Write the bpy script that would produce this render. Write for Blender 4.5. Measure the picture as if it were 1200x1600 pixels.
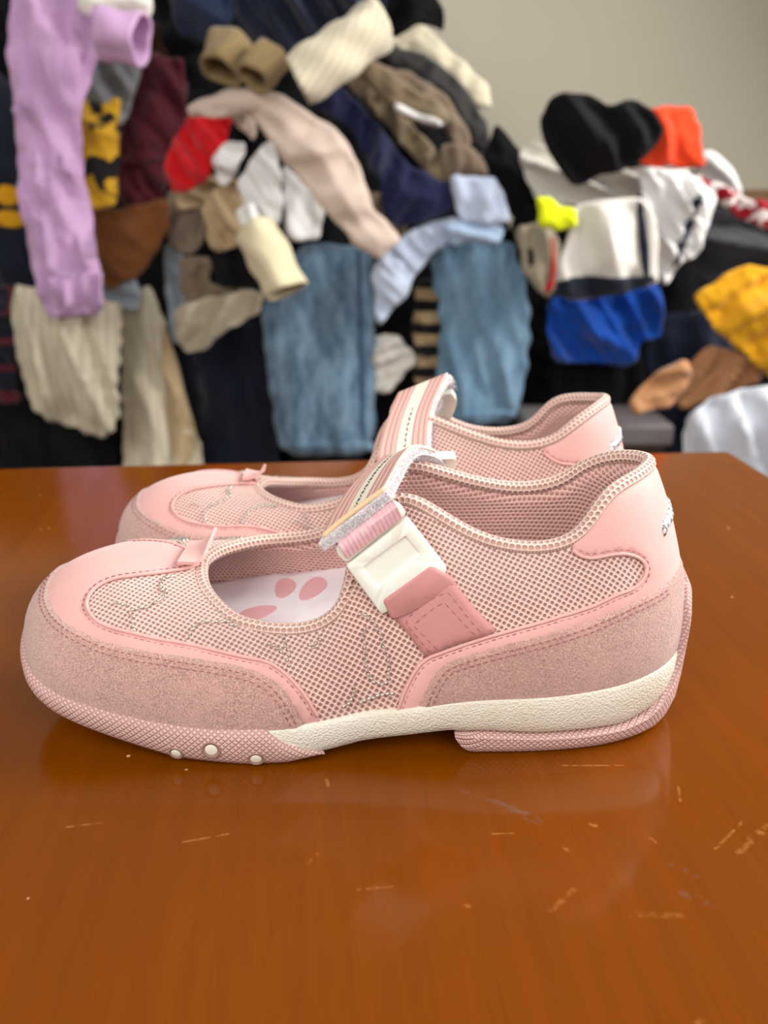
import bpy, bmesh, math, random
import numpy as np
from mathutils import Vector, Matrix
from mathutils.bvhtree import BVHTree
from mathutils.geometry import delaunay_2d_cdt

for o in list(bpy.data.objects):
    bpy.data.objects.remove(o)
scene = bpy.context.scene
COL = scene.collection

# ------------------------------------------------------------------ camera
TABLE_Z = 0.72                       # table top above the floor
FPX = 1400.0                         # focal length for a 1200 x 1600 frame
PITCH = math.atan(500 / 1400.0)
CAM_H = 18.2                         # cm above the table
cam_d = bpy.data.cameras.new('camera')
cam = bpy.data.objects.new('camera', cam_d)
COL.objects.link(cam)
cam.location = (0, 0, TABLE_Z + CAM_H / 100)
cam.rotation_euler = (math.pi / 2 - PITCH, 0, 0)
cam_d.sensor_fit = 'HORIZONTAL'
cam_d.sensor_width = 36
cam_d.lens = 36 * FPX / 1200
cam_d.clip_start = 0.01
cam_d.dof.use_dof = True
cam_d.dof.focus_distance = 0.302
cam_d.dof.aperture_fstop = 13.5
scene.camera = cam

# ------------------------------------------------------------------ light
world = bpy.data.worlds.new('world')
scene.world = world
world.use_nodes = True
bg = world.node_tree.nodes['Background']
bg.inputs[0].default_value = (0.93, 0.96, 1.0, 1)
bg.inputs[1].default_value = 0.24


def area(name, loc, target, size, size_y, energy, color):
    d = bpy.data.lights.new(name, 'AREA')
    d.shape = 'RECTANGLE'
    d.size, d.size_y = size, size_y
    d.energy = energy
    d.color = color
    o = bpy.data.objects.new(name, d)
    COL.objects.link(o)
    o.location = loc
    o.rotation_euler = (Vector(target) - Vector(loc)).to_track_quat('-Z', 'Y').to_euler()
    return o


area('window_daylight', (1.6, 0.8, 1.75), (0.1, -0.05, 0.75), 1.3, 1.2, 64, (1.0, 0.97, 0.93))
area('fill_light_front', (0.5, -0.6, 1.45), (-0.05, 0.4, 0.72), 0.9, 0.8, 8, (1.0, 0.96, 0.91))  # added lamp that brightens the table foreground, not a real window
area('fill_light_left', (-0.8, -0.6, 1.75), (-0.3, 1.5, 0.9), 1.2, 1.1, 17, (1.0, 0.97, 0.93))  # added fill from the front left, no window of the room

vs = scene.view_settings
vs.view_transform = 'Standard'
vs.look = 'None'
vs.exposure = 0.25
vs.gamma = 1.0
vs.use_curve_mapping = False

# ------------------------------------------------------------------ helpers
def W(p):
    """table-frame centimetres -> world metres"""
    return Vector((p[0] / 100, p[1] / 100, TABLE_Z + p[2] / 100))


def ray(x, y):
    u = (x - 600) / FPX
    v = (y - 800) / FPX
    cp, sp = math.cos(PITCH), math.sin(PITCH)
    return np.array([u, cp - v * sp, -sp - v * cp])


def atY(x, y, Y):
    d = ray(x, y)
    return np.array([0, 0, CAM_H]) + d * (Y / d[1])


def tag(o, label=None, cat=None, group=None, kind=None):
    if label:
        o['label'] = label
    if cat:
        o['category'] = cat
    if group:
        o['group'] = group
    if kind:
        o['kind'] = kind
    return o


def link_mesh(name, verts, faces, mat, parent=None, smooth=True, uvs=None, loc=None):
    me = bpy.data.meshes.new(name)
    me.from_pydata([tuple(v) for v in verts], [], [tuple(f) for f in faces])
    if uvs is not None:
        uvl = me.uv_layers.new(name='UVMap')
        li = np.zeros(len(me.loops), dtype=np.int32)
        me.loops.foreach_get('vertex_index', li)
        uvl.data.foreach_set('uv', np.asarray(uvs, dtype=np.float32)[li].ravel())
    me.materials.append(mat)
    if smooth:
        me.polygons.foreach_set('use_smooth', [True] * len(me.polygons))
    me.update()
    o = bpy.data.objects.new(name, me)
    COL.objects.link(o)
    if parent:
        o.parent = parent
    if loc is not None:
        o.location = loc
    return o


def fix_normals(o):
    bm = bmesh.new()
    bm.from_mesh(o.data)
    bmesh.ops.recalc_face_normals(bm, faces=bm.faces)
    bm.to_mesh(o.data)
    bm.free()
    return o


def empty(name, loc):
    o = bpy.data.objects.new(name, None)
    COL.objects.link(o)
    o.location = loc
    o.empty_display_size = 0.05
    return o


def sharp_edges(o, deg=35):
    bm = bmesh.new()
    bm.from_mesh(o.data)
    for e in bm.edges:
        if len(e.link_faces) == 2 and e.calc_face_angle(0) > math.radians(deg):
            e.smooth = False
    bm.to_mesh(o.data)
    bm.free()


# ------------------------------------------------------------------ materials
class NT:
    def __init__(self, name):
        self.m = bpy.data.materials.new(name)
        self.m.use_nodes = True
        self.t = self.m.node_tree
        self.b = self.t.nodes['Principled BSDF']

    def n(self, kind, **kw):
        nd = self.t.nodes.new(kind)
        for k, v in kw.items():
            setattr(nd, k, v)
        return nd

    def l(self, a, b):
        self.t.links.new(a, b)

    def val(self, sock, v):
        if isinstance(v, (int, float)):
            sock.default_value = v
        else:
            self.l(v, sock)

    def math(self, op, a, b=0.0, c=0.0):
        nd = self.n('ShaderNodeMath', operation=op)
        self.val(nd.inputs[0], a)
        self.val(nd.inputs[1], b)
        self.val(nd.inputs[2], c)
        return nd.outputs[0]

    def smooth(self, x, a, b):
        nd = self.n('ShaderNodeMapRange', interpolation_type='SMOOTHSTEP')
        self.l(x, nd.inputs[0])
        nd.inputs[1].default_value = a
        nd.inputs[2].default_value = b
        return nd.outputs[0]

    def mix(self, f, a, b):
        nd = self.n('ShaderNodeMix', data_type='RGBA')
        self.val(nd.inputs[0], f)
        for s, v in ((nd.inputs[6], a), (nd.inputs[7], b)):
            if isinstance(v, tuple):
                s.default_value = (*v[:3], 1)
            else:
                self.l(v, s)
        return nd.outputs[2]

    def coord(self, which='UV', rot=0, scale=(1, 1, 1)):
        tc = self.n('ShaderNodeTexCoord')
        mp = self.n('ShaderNodeMapping')
        self.l(tc.outputs[which], mp.inputs[0])
        mp.inputs['Rotation'].default_value = (0, 0, rot)
        mp.inputs['Scale'].default_value = scale
        return mp.outputs[0]

    def noise(self, vec, scale, detail=3, rough=0.55):
        nd = self.n('ShaderNodeTexNoise')
        self.l(vec, nd.inputs['Vector'])
        nd.inputs['Scale'].default_value = scale
        nd.inputs['Detail'].default_value = detail
        nd.inputs['Roughness'].default_value = rough
        return nd.outputs[0]

    def voro(self, vec, scale, feature='F1'):
        nd = self.n('ShaderNodeTexVoronoi', feature=feature)
        self.l(vec, nd.inputs['Vector'])
        nd.inputs['Scale'].default_value = scale
        return nd.outputs[0]

    def sep(self, vec):
        nd = self.n('ShaderNodeSeparateXYZ')
        self.l(vec, nd.inputs[0])
        return nd.outputs[0], nd.outputs[1], nd.outputs[2]

    def bump(self, h, strength=0.5, dist=0.001):
        nd = self.n('ShaderNodeBump')
        nd.inputs['Strength'].default_value = strength
        nd.inputs['Distance'].default_value = dist
        self.l(h, nd.inputs['Height'])
        self.l(nd.outputs[0], self.b.inputs['Normal'])

    def color(self, c):
        if isinstance(c, tuple):
            self.b.inputs['Base Color'].default_value = (*c[:3], 1)
        else:
            self.l(c, self.b.inputs['Base Color'])

    def set(self, rough=0.6, sheen=0, spec=0.5, coat=0, coat_rough=0.1, metal=0, sss=0):
        i = self.b.inputs
        i['Roughness'].default_value = rough
        i['Sheen Weight'].default_value = sheen
        i['Specular IOR Level'].default_value = spec
        i['Coat Weight'].default_value = coat
        i['Coat Roughness'].default_value = coat_rough
        i['Metallic'].default_value = metal
        i['Subsurface Weight'].default_value = sss
        return self.m


def srgb(r, g, b):
    f = lambda c: (c / 255 / 12.92) if c / 255 <= 0.04045 else ((c / 255 + 0.055) / 1.055) ** 2.4
    return (f(r), f(g), f(b))


def m_mesh(name, strand, hole, pitch=0.225, rot=0.5, hexa=False, lo=0.50, hi=0.80, dist=0.0009):
    t = NT(name)
    uv = t.coord('UV', rot, (1 / pitch, 1 / pitch, 1))
    x, y, _ = t.sep(uv)
    if hexa:
        row = t.math('FLOOR', y)
        x = t.math('ADD', x, t.math('MULTIPLY', row, 0.5))
    a = t.math('ABSOLUTE', t.math('SINE', t.math('MULTIPLY', x, math.pi)))
    b = t.math('ABSOLUTE', t.math('SINE', t.math('MULTIPLY', y, math.pi)))
    m = t.math('MULTIPLY', a, b)
    hole_m = t.smooth(m, lo, hi)
    obj = t.coord('Object')
    nz = t.noise(obj, 60, 3)
    st = t.mix(nz, tuple(c * 0.82 for c in strand), tuple(min(1, c * 1.15) for c in strand))
    t.color(t.mix(hole_m, st, hole))
    t.bump(t.math('SUBTRACT', 1.0, t.smooth(m, 0.1, 0.95)), 1.0, dist)
    return t.set(rough=0.55, sheen=0.3, spec=0.35)


def m_suede(name, c):
    t = NT(name)
    v = t.coord('Object')
    n1 = t.noise(v, 1700, 4, 0.75)
    n2 = t.noise(v, 90, 4, 0.6)
    n3 = t.noise(v, 14, 3, 0.6)
    g = t.mix(t.smooth(n1, 0.33, 0.68), tuple(k * 0.6 for k in c), tuple(min(1, k * 1.4) for k in c))
    g = t.mix(t.math('MULTIPLY', t.smooth(n2, 0.45, 0.8), 0.5), g, tuple(min(1, k * 1.25) for k in c))
    g = t.mix(t.math('MULTIPLY', t.smooth(n3, 0.5, 0.75), 0.35), g, (c[0] * 0.8, c[1] * 0.72, c[2] * 0.68))
    t.color(g)
    t.bump(n1, 0.9, 0.0006)
    return t.set(rough=0.95, sheen=0.5, spec=0.1)


def m_nubuck(name, c):
    t = NT(name)
    v = t.coord('Object')
    n1 = t.noise(v, 1200, 3, 0.6)
    n2 = t.noise(v, 30, 4, 0.6)
    g = t.mix(t.smooth(n2, 0.35, 0.7), tuple(k * 0.93 for k in c), tuple(min(1, k * 1.05) for k in c))
    t.color(g)
    t.bump(n1, 0.35, 0.0003)
    return t.set(rough=0.72, sheen=0.25, spec=0.3)


def m_knurl(name, c):
    t = NT(name)
    uv = t.coord('UV', math.radians(45), (1 / 0.16, 1 / 0.16, 1))
    x, y, _ = t.sep(uv)
    a = t.math('ABSOLUTE', t.math('SINE', t.math('MULTIPLY', x, math.pi)))
    b = t.math('ABSOLUTE', t.math('SINE', t.math('MULTIPLY', y, math.pi)))
    m = t.math('MINIMUM', a, b)
    obj = t.coord('Object')
    nz = t.noise(obj, 35, 4)
    base = t.mix(t.smooth(nz, 0.35, 0.7), tuple(k * 0.9 for k in c), c)
    t.color(t.mix(t.smooth(m, 0.05, 0.4), tuple(k * 0.80 for k in c), base))
    t.bump(t.smooth(m, 0.0, 0.75), 0.8, 0.0006)
    return t.set(rough=0.5, spec=0.4)


def m_grain(name, c, scale=700):
    t = NT(name)
    v = t.coord('Object')
    h = t.voro(v, scale)
    nz = t.noise(v, 25, 4, 0.65)
    t.color(t.mix(t.smooth(nz, 0.42, 0.75), c, (c[0] * 0.95, c[1] * 0.92, c[2] * 0.84)))
    t.bump(h, 0.8, 0.0004)
    return t.set(rough=0.5, spec=0.4)


def m_plain(name, c, rough=0.6, spec=0.4, sheen=0, metal=0, sss=0):
    t = NT(name)
    nz = t.noise(t.coord('Object'), 60, 3)
    t.color(t.mix(nz, tuple(k * 0.93 for k in c), tuple(min(1, k * 1.06) for k in c)))
    return t.set(rough=rough, spec=spec, sheen=sheen, metal=metal, sss=sss)


MESH = m_mesh('pink_air_mesh', srgb(234, 194, 183), srgb(156, 106, 97), pitch=0.172, dist=0.0007, lo=0.52, hi=0.82)
LINING = m_mesh('lining_mesh', srgb(224, 180, 170), srgb(184, 130, 122), pitch=0.185, rot=0.0, hexa=True, dist=0.0006)
BIND = m_mesh('binding_knit', srgb(234, 198, 184), srgb(190, 142, 130), pitch=0.21, rot=0.0, hexa=True, lo=0.45, hi=0.9, dist=0.0009)
SUEDE = m_suede('pink_suede', srgb(199, 157, 147))
NUBUCK = m_nubuck('pink_nubuck', srgb(220, 168, 162))
LEATHER = m_nubuck('rose_leather', srgb(194, 134, 131))
KNURL = m_knurl('pink_rubber', srgb(222, 180, 173))
CREAM = m_grain('cream_rubber', srgb(222, 217, 204), 1300)
STITCH = m_plain('stitch_thread', srgb(158, 96, 98), 0.8)
SILVER = m_plain('silver_thread', srgb(190, 180, 170), 0.3, metal=0.5)
PLASTIC = m_plain('milky_plastic', srgb(236, 232, 220), 0.32, 0.5, sss=0.15)
VELCRO_W = None
WHITEDOT = m_plain('rivet_white', srgb(228, 220, 206), 0.4)
DARKGAP = m_plain('rivet_ring', srgb(150, 116, 104), 0.6)
DARKTHREAD = m_plain('dark_thread', srgb(52, 52, 60), 0.8)
ELASTIC = m_plain('yellowed_edge', srgb(222, 188, 150), 0.6)
PINKPRINT = m_plain('pink_print', srgb(230, 172, 176), 0.8)


def m_fuzz():
    t = NT('white_velcro')
    v = t.coord('Object')
    n1 = t.noise(v, 700, 5, 0.75)
    t.color(t.mix(t.smooth(n1, 0.3, 0.7), srgb(224, 212, 216), srgb(252, 248, 250)))
    t.bump(n1, 1.0, 0.0012)
    return t.set(rough=0.95, sheen=0.6, spec=0.2)


def m_insole():
    t = NT('insole_cloth')
    v = t.coord('Object')
    n1 = t.noise(v, 1500, 2)
    n2 = t.noise(v, 30, 3)
    t.color(t.mix(t.smooth(n2, 0.4, 0.75), srgb(236, 226, 230), srgb(222, 206, 208)))
    t.bump(n1, 0.3, 0.0003)
    return t.set(rough=0.85, spec=0.2)


def m_stripe_strap():
    """u across the strap in cm (0 front .. width), v along"""
    t = NT('striped_webbing')
    uv = t.coord('UV')
    x, y, _ = t.sep(uv)
    pink, cream, dk = srgb(220, 178, 168), srgb(232, 224, 206), srgb(184, 132, 126)
    inside = t.math('MULTIPLY', t.smooth(x, 0.36, 0.38), t.math('SUBTRACT', 1.0, t.smooth(x, 0.66, 0.68)))
    lines = t.smooth(t.math('SINE', t.math('MULTIPLY', x, 56.0)), 0.35, 0.8)
    pk = t.mix(lines, pink, dk)
    t.color(t.mix(inside, pk, cream))
    rib = t.math('SINE', t.math('MULTIPLY', x, 160.0))
    t.bump(rib, 0.4, 0.0004)
    return t.set(rough=0.7, spec=0.3)


def m_woven():
    t = NT('satin_webbing')
    uv = t.coord('UV')
    x, y, _ = t.sep(uv)
    rib = t.math('SINE', t.math('MULTIPLY', x, 90.0))
    n = t.noise(t.coord('Object'), 400, 3)
    t.color(t.mix(n, srgb(196, 140, 146), srgb(232, 194, 198)))
    t.bump(rib, 0.25, 0.0003)
    return t.set(rough=0.45, spec=0.5)


FUZZ = m_fuzz()
INSOLE = m_insole()
STRAPTOP = m_stripe_strap()
WOVEN = m_woven()

# ------------------------------------------------------------------ setting
TABLE_ANG = math.atan2(64.6 - 60.0, 54.0)


def on_table(x, y):
    """where a spot seen on the table lies, in the table's own frame (metres)"""
    d = ray(x, y)
    P = d * (-CAM_H / d[2]) / 100
    qx, qy = P[0], P[1] - 0.25
    ca, sa = math.cos(-TABLE_ANG), math.sin(-TABLE_ANG)
    return (qx * ca - qy * sa + 0.164, qx * sa + qy * ca - 0.0075)


PALE, SMUDGE = srgb(186, 124, 66), srgb(104, 76, 60)
TABLE_MARKS = [(on_table(*a), on_table(*b), w, col, k) for a, b, w, col, k in (
    ((712, 1232), (790, 1258), 0.0016, SMUDGE, 0.7), ((778, 1252), (842, 1284), 0.0028, SMUDGE, 0.95), ((800, 1262), (836, 1276), 0.0018, SMUDGE, 0.9),
    ((1050, 1350), (1086, 1368), 0.0016, SMUDGE, 1.0), ((1066, 1396), (1110, 1412), 0.0018, SMUDGE, 1.0),
    ((284, 1316), (362, 1302), 0.0007, PALE, 0.8), ((105, 1292), (162, 1285), 0.0008, PALE, 0.8), ((1118, 1326), (1160, 1284), 0.0008, PALE, 0.7),
    ((1150, 1336), (1192, 1300), 0.0014, PALE, 0.6), ((1170, 1310), (1200, 1290), 0.0014, PALE, 0.5), ((880, 1196), (974, 1196), 0.0006, PALE, 0.9),
    ((985, 1428), (1062, 1431), 0.0016, PALE, 0.45), ((862, 1422), (896, 1390), 0.0014, PALE, 0.45), ((560, 1390), (612, 1385), 0.0008, PALE, 0.5),
    ((480, 1350), (496, 1334), 0.0008, PALE, 0.6), ((770, 1303), (802, 1302), 0.0007, PALE, 0.7), ((924, 1288), (930, 1290), 0.0012, PALE, 1.0),
    ((510, 1216), (513, 1228), 0.0009, PALE, 0.9), ((879, 1322), (888, 1330), 0.0009, PALE, 0.9), ((1016, 1310), (1022, 1316), 0.0012, PALE, 0.9),
    ((1060, 1230), (1063, 1252), 0.0008, PALE, 0.7), ((1090, 1595), (1096, 1598), 0.0016, PALE, 0.7), ((728, 1414), (732, 1416), 0.0010, PALE, 0.9))]


def m_table():
    t = NT('varnished_wood')
    v = t.coord('Object')
    gr = t.noise(t.coord('Object', 0.05, (26, 1.2, 26)), 6, 6, 0.6)
    fine = t.noise(t.coord('Object', 0.03, (30, 1.0, 1)), 40, 4, 0.6)
    big = t.noise(v, 4.0, 4, 0.6)
    c = t.mix(t.math('MULTIPLY', t.smooth(gr, 0.3, 0.72), 0.5), srgb(108, 52, 0), srgb(122, 61, 0))
    c = t.mix(t.math('MULTIPLY', t.smooth(fine, 0.5, 0.75), 0.35), c, srgb(92, 42, 0))
    c = t.mix(t.math('MULTIPLY', t.smooth(big, 0.42, 0.7), 0.3), c, srgb(96, 44, 0))
    # dust specks and scratches of their own shape
    sp = t.voro(v, 95)
    spm = t.math('SUBTRACT', 1.0, t.smooth(sp, 0.045, 0.085))
    sel = t.smooth(t.noise(v, 21, 2), 0.60, 0.66)
    c = t.mix(t.math('MULTIPLY', t.math('MULTIPLY', spm, sel), 0.75), c, srgb(232, 190, 140))
    px_, py_, _z = t.sep(v)

    def seg_mask(a, b, w):
        """soft streak between two table points (metres, table frame)"""
        ex, ey = b[0] - a[0], b[1] - a[1]
        l2 = ex * ex + ey * ey
        qx = t.math('SUBTRACT', px_, a[0])
        qy = t.math('SUBTRACT', py_, a[1])
        u = t.math('ADD', t.math('MULTIPLY', qx, ex / l2), t.math('MULTIPLY', qy, ey / l2))
        u = t.math('MINIMUM', t.math('MAXIMUM', u, 0.0), 1.0)
        dx = t.math('SUBTRACT', qx, t.math('MULTIPLY', u, ex))
        dy = t.math('SUBTRACT', qy, t.math('MULTIPLY', u, ey))
        d = t.math('SQRT', t.math('ADD', t.math('MULTIPLY', dx, dx), t.math('MULTIPLY', dy, dy)))
        return t.math('SUBTRACT', 1.0, t.smooth(d, w * 0.2, w))

    brk = t.smooth(t.noise(v, 420, 3), 0.38, 0.6)
    for a, b, w, col, k in TABLE_MARKS:
        m_ = t.math('MULTIPLY', t.math('MULTIPLY', seg_mask(a, b, w), brk), k)
        c = t.mix(t.math('MULTIPLY', m_, 0.42), c, col)
    t.color(c)
    rn = t.noise(v, 9, 5, 0.65)
    ro = t.n('ShaderNodeMapRange')
    t.l(rn, ro.inputs[0])
    ro.inputs[3].default_value = 0.12
    ro.inputs[4].default_value = 0.26
    m = t.set(rough=0.3, spec=0.0, coat=1.0, coat_rough=0.12)
    t.b.inputs['Coat IOR'].default_value = 1.33
    t.l(ro.outputs[0], t.b.inputs['Roughness'])
    t.bump(t.noise(v, 160, 4), 0.08, 0.0006)
    return m


def m_wall():
    t = NT('beige_plaster')
    v = t.coord('Object')
    n = t.noise(v, 2.5, 4, 0.6)
    t.color(t.mix(n, srgb(212, 203, 181), srgb(220, 211, 189)))
    t.bump(t.noise(v, 260, 3), 0.15, 0.001)
    return t.set(rough=0.9, spec=0.2)


def m_floor():
    t = NT('brown_floor')
    v = t.coord('Object', 0, (2, 22, 1))
    n = t.noise(v, 3, 5, 0.6)
    t.color(t.mix(n, srgb(84, 56, 40), srgb(118, 84, 62)))
    return t.set(rough=0.45, spec=0.4)


def box(name, x0, x1, y0, y1, z0, z1, mat, parent=None, bevel=0.0, seg=3):
    """world metres, mesh origin at the centre of the base"""
    cx, cy = (x0 + x1) / 2, (y0 + y1) / 2
    bm = bmesh.new()
    bmesh.ops.create_cube(bm, size=1)
    for v in bm.verts:
        v.co = Vector((v.co.x * (x1 - x0), v.co.y * (y1 - y0), (v.co.z + 0.5) * (z1 - z0)))
    if bevel:
        bmesh.ops.bevel(bm, geom=list(bm.edges), offset=bevel, segments=seg, affect='EDGES', profile=0.5)
    me = bpy.data.meshes.new(name)
    bm.to_mesh(me)
    bm.free()
    me.materials.append(mat)
    o = bpy.data.objects.new(name, me)
    COL.objects.link(o)
    o.location = (cx, cy, z0)
    if parent:
        o.parent = parent
    return o


WALL = m_wall()
tag(box('floor', -2.2, 2.4, -0.9, 2.5, -0.05, 0, m_floor()), kind='structure')
tag(box('wall_back', -2.2, 2.4, 2.5, 2.6, 0, 2.6, WALL), kind='structure')
tag(box('wall_left', -2.3, -2.2, -0.9, 2.6, 0, 2.6, WALL), kind='structure')
RAIL = m_plain('rail_wood', srgb(150, 116, 76), 0.5)

# table: rotated a little against the camera axis
TABLE = empty('wooden_table', (0.0, 0.25, 0))
tag(TABLE, 'varnished orange-brown wooden table with scratches, carrying both pink shoes', 'table')
TM = m_table()
ang = TABLE_ANG
top = box('table_top', -0.62, 0.292, -0.36, 0.375, 0, 0.028, TM, TABLE, 0.006, 4)
top.location.z = TABLE_Z - 0.028
for sx in (-0.56, 0.235):
    for sy in (-0.30, 0.315):
        lg = box('leg', -0.025, 0.025, -0.025, 0.025, 0, TABLE_Z - 0.028, TM, TABLE, 0.004)
        lg.location = (sx, sy, 0)
for nm, x0, x1, y0, y1 in (('apron', -0.56, 0.235, -0.31, -0.29), ('apron', -0.56, 0.235, 0.305, 0.325),
                           ('apron', -0.57, -0.55, -0.30, 0.315), ('apron', 0.225, 0.245, -0.30, 0.315)):
    a_ = box(nm, x0, x1, y0, y1, 0, 0.07, TM, TABLE, 0.002)
    a_.location.z = TABLE_Z - 0.0985
TABLE.rotation_euler.z = ang

# ------------------------------------------------------------------ shoe surface
# station table: feather edge B, two Bezier handles C1 C2, rim R  (cm, table frame)
ST = [
 ((-13.1,30.4,3.0),(-13.2,30.4,4.9),(-10.5,30.4,6.55),(-6.65,30.3,5.35)),
 ((-12.7,28.6,2.75),(-12.95,28.5,4.55),(-10.3,29.0,6.35),(-6.5,29.4,5.25)),
 ((-11.6,27.0,2.25),(-11.9,26.7,4.2),(-9.4,27.6,5.9),(-6.1,28.5,5.0)),
 ((-9.6,26.2,1.8),(-9.8,25.8,3.6),(-7.8,26.7,5.15),(-5.3,27.6,4.7)),
 ((-7.0,25.75,1.45),(-7.0,25.4,2.8),(-6.2,26.0,4.3),(-4.5,27.1,4.55)),
 ((-4.5,25.6,1.35),(-4.5,25.4,2.4),(-4.0,25.9,3.7),(-3.4,26.9,4.45)),
 ((-2.2,25.8,1.45),(-2.2,25.6,2.5),(-2.2,26.0,3.8),(-2.2,26.85,4.65)),
 ((-0.8,26.05,1.65),(-0.8,25.85,3.0),(-1.1,26.1,4.5),(-1.35,26.9,5.5)),
 ((0.2,26.1,1.75),(0.1,25.9,3.5),(-0.4,26.4,6.0),(-0.9,27.3,7.0)),
 ((1.0,26.1,1.85),(1.0,25.9,3.8),(0.5,26.7,6.6),(0.2,28.2,8.45)),
 ((2.2,26.15,2.05),(2.2,25.85,4.0),(2.0,26.6,6.4),(1.6,28.0,8.25)),
 ((3.6,26.15,2.2),(3.6,25.85,4.0),(3.4,26.45,6.0),(3.2,27.6,7.45)),
 ((5.2,26.2,2.25),(5.2,25.95,3.9),(5.2,26.35,5.9),(5.0,27.35,7.2)),
 ((6.8,26.4,2.35),(6.8,26.15,3.9),(6.7,26.55,6.0),(6.4,27.45,7.65)),
 ((8.3,26.8,2.5),(8.35,26.6,4.0),(7.9,26.9,6.8),(7.3,27.9,8.7)),
 ((9.6,27.5,2.75),(9.75,27.4,4.2),(9.1,27.6,7.2),(8.3,28.6,9.15)),
 ((10.4,28.6,3.0),(10.7,28.5,4.5),(9.9,28.7,7.4),(9.0,29.35,9.3)),
 ((10.6,29.8,3.1),(10.95,29.8,4.6),(10.2,29.8,7.5),(9.3,30.1,9.4)),
 ((10.35,31.1,3.0),(10.65,31.2,4.5),(9.85,31.0,7.4),(8.85,31.0,9.3)),
 ((9.5,32.0,2.75),(9.6,32.2,4.2),(8.9,32.0,7.2),(8.1,31.7,9.0)),
 ((8.2,32.5,2.5),(8.2,32.8,4.0),(7.8,32.6,6.8),(7.3,32.1,8.5)),
 ((6.7,32.8,2.35),(6.7,33.1,4.0),(6.7,32.9,6.2),(6.4,32.2,7.95)),
 ((5.2,32.9,2.25),(5.2,33.2,4.0),(5.1,33.0,6.2),(5.0,32.2,7.75)),
 ((3.6,33.0,2.2),(3.6,33.3,4.0),(3.5,33.0,6.4),(3.4,32.0,8.05)),
 ((2.2,33.1,2.05),(2.2,33.4,4.0),(2.0,33.0,6.6),(1.8,31.7,8.6)),
 ((1.0,33.3,1.85),(1.0,33.5,3.9),(0.6,33.1,6.6),(0.4,31.6,8.7)),
 ((0.0,33.5,1.75),(-0.1,33.8,3.6),(-0.6,33.5,6.0),(-1.1,32.2,7.3)),
 ((-1.2,33.8,1.65),(-1.2,34.1,3.0),(-1.5,34.0,4.8),(-1.9,32.8,6.0)),
 ((-2.8,34.2,1.45),(-2.8,34.5,2.6),(-2.9,34.3,4.3),(-3.0,33.2,5.4)),
 ((-5.0,34.6,1.35),(-5.0,34.9,2.6),(-4.7,34.7,4.4),(-4.2,33.3,5.25)),
 ((-7.5,34.6,1.45),(-7.5,35.0,3.0),(-6.6,34.6,5.0),(-5.1,32.9,5.3)),
 ((-9.8,34.2,1.8),(-9.9,34.6,3.7),(-8.0,33.9,5.35),(-5.8,32.3,5.35)),
 ((-11.7,33.3,2.25),(-11.9,33.6,4.3),(-9.4,33.0,6.0),(-6.3,31.6,5.4)),
 ((-12.7,32.0,2.75),(-12.9,32.1,4.6),(-10.2,31.8,6.45),(-6.6,30.9,5.4)),
]
K = len(ST)
STA = np.array(ST, dtype=float).reshape(K, 12)
_A = np.zeros((K, K))
for i in range(K):
    _A[i, i] = 4
    _A[i, (i - 1) % K] = 1
    _A[i, (i + 1) % K] = 1
_D = np.linalg.solve(_A, 3 * (np.roll(STA, -1, 0) - np.roll(STA, 1, 0)))   # periodic cubic spline slopes


def ctrl(t):
    """t in stations, periodic -> 4 x 3 control points"""
    t = np.asarray(t, dtype=float) % K
    i = np.floor(t).astype(int) % K
    s = (t - np.floor(t))[..., None]
    j = (i + 1) % K
    p = ((2 * s**3 - 3 * s**2 + 1) * STA[i] + (s**3 - 2 * s**2 + s) * _D[i]
         + (-2 * s**3 + 3 * s**2) * STA[j] + (s**3 - s**2) * _D[j])
    return p.reshape(t.shape + (4, 3))


def S(t, v):
    t, v = np.broadcast_arrays(np.asarray(t, float), np.asarray(v, float))
    c = ctrl(t)
    v = v[..., None]
    return ((1 - v)**3 * c[..., 0, :] + 3 * (1 - v)**2 * v * c[..., 1, :]
            + 3 * (1 - v) * v**2 * c[..., 2, :] + v**3 * c[..., 3, :])


def SN(t, v):
    t = np.asarray(t, float)
    v = np.asarray(v, float)
    e = 1e-3
    a = S(t + e, v) - S(t - e, v)
    b = S(t, v + e) - S(t, v - e)
    n = np.cross(a, b)
    n /= np.linalg.norm(n, axis=-1, keepdims=True) + 1e-12
    return n


ORG = np.array([-1.0, 30.2, 0.0])          # shoe origin on the table


def Lc(p):
    """cm table frame -> shoe local metres"""
    return (np.asarray(p) - ORG) / 100


NTT, NVV = 340, 36
_tt = np.linspace(0, K, NTT, endpoint=False)
_vv = np.linspace(0, 1, NVV)
GRID = S(_tt[:, None], _vv[None, :])
if SN(5.0, 0.5)[1] > 0:
    NSIGN = -1.0
else:
    NSIGN = 1.0


def NORMAL(t, v):
    return NSIGN * SN(t, v)


def grid_faces(nu, nv, closed):
    f = []
    for i in range(nu if closed else nu - 1):
        j = (i + 1) % nu
        for k in range(nv - 1):
            f.append((i * nv + k, j * nv + k, j * nv + k + 1, i * nv + k + 1))
    return f


_bv = BVHTree.FromPolygons([tuple(p) for p in GRID.reshape(-1, 3)], grid_faces(NTT, NVV, True))


def hit(x, y):
    d = ray(x, y)
    loc, nrm, idx, dist = _bv.ray_cast(Vector((0, 0, CAM_H)), Vector(d))
    return loc, idx


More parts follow.
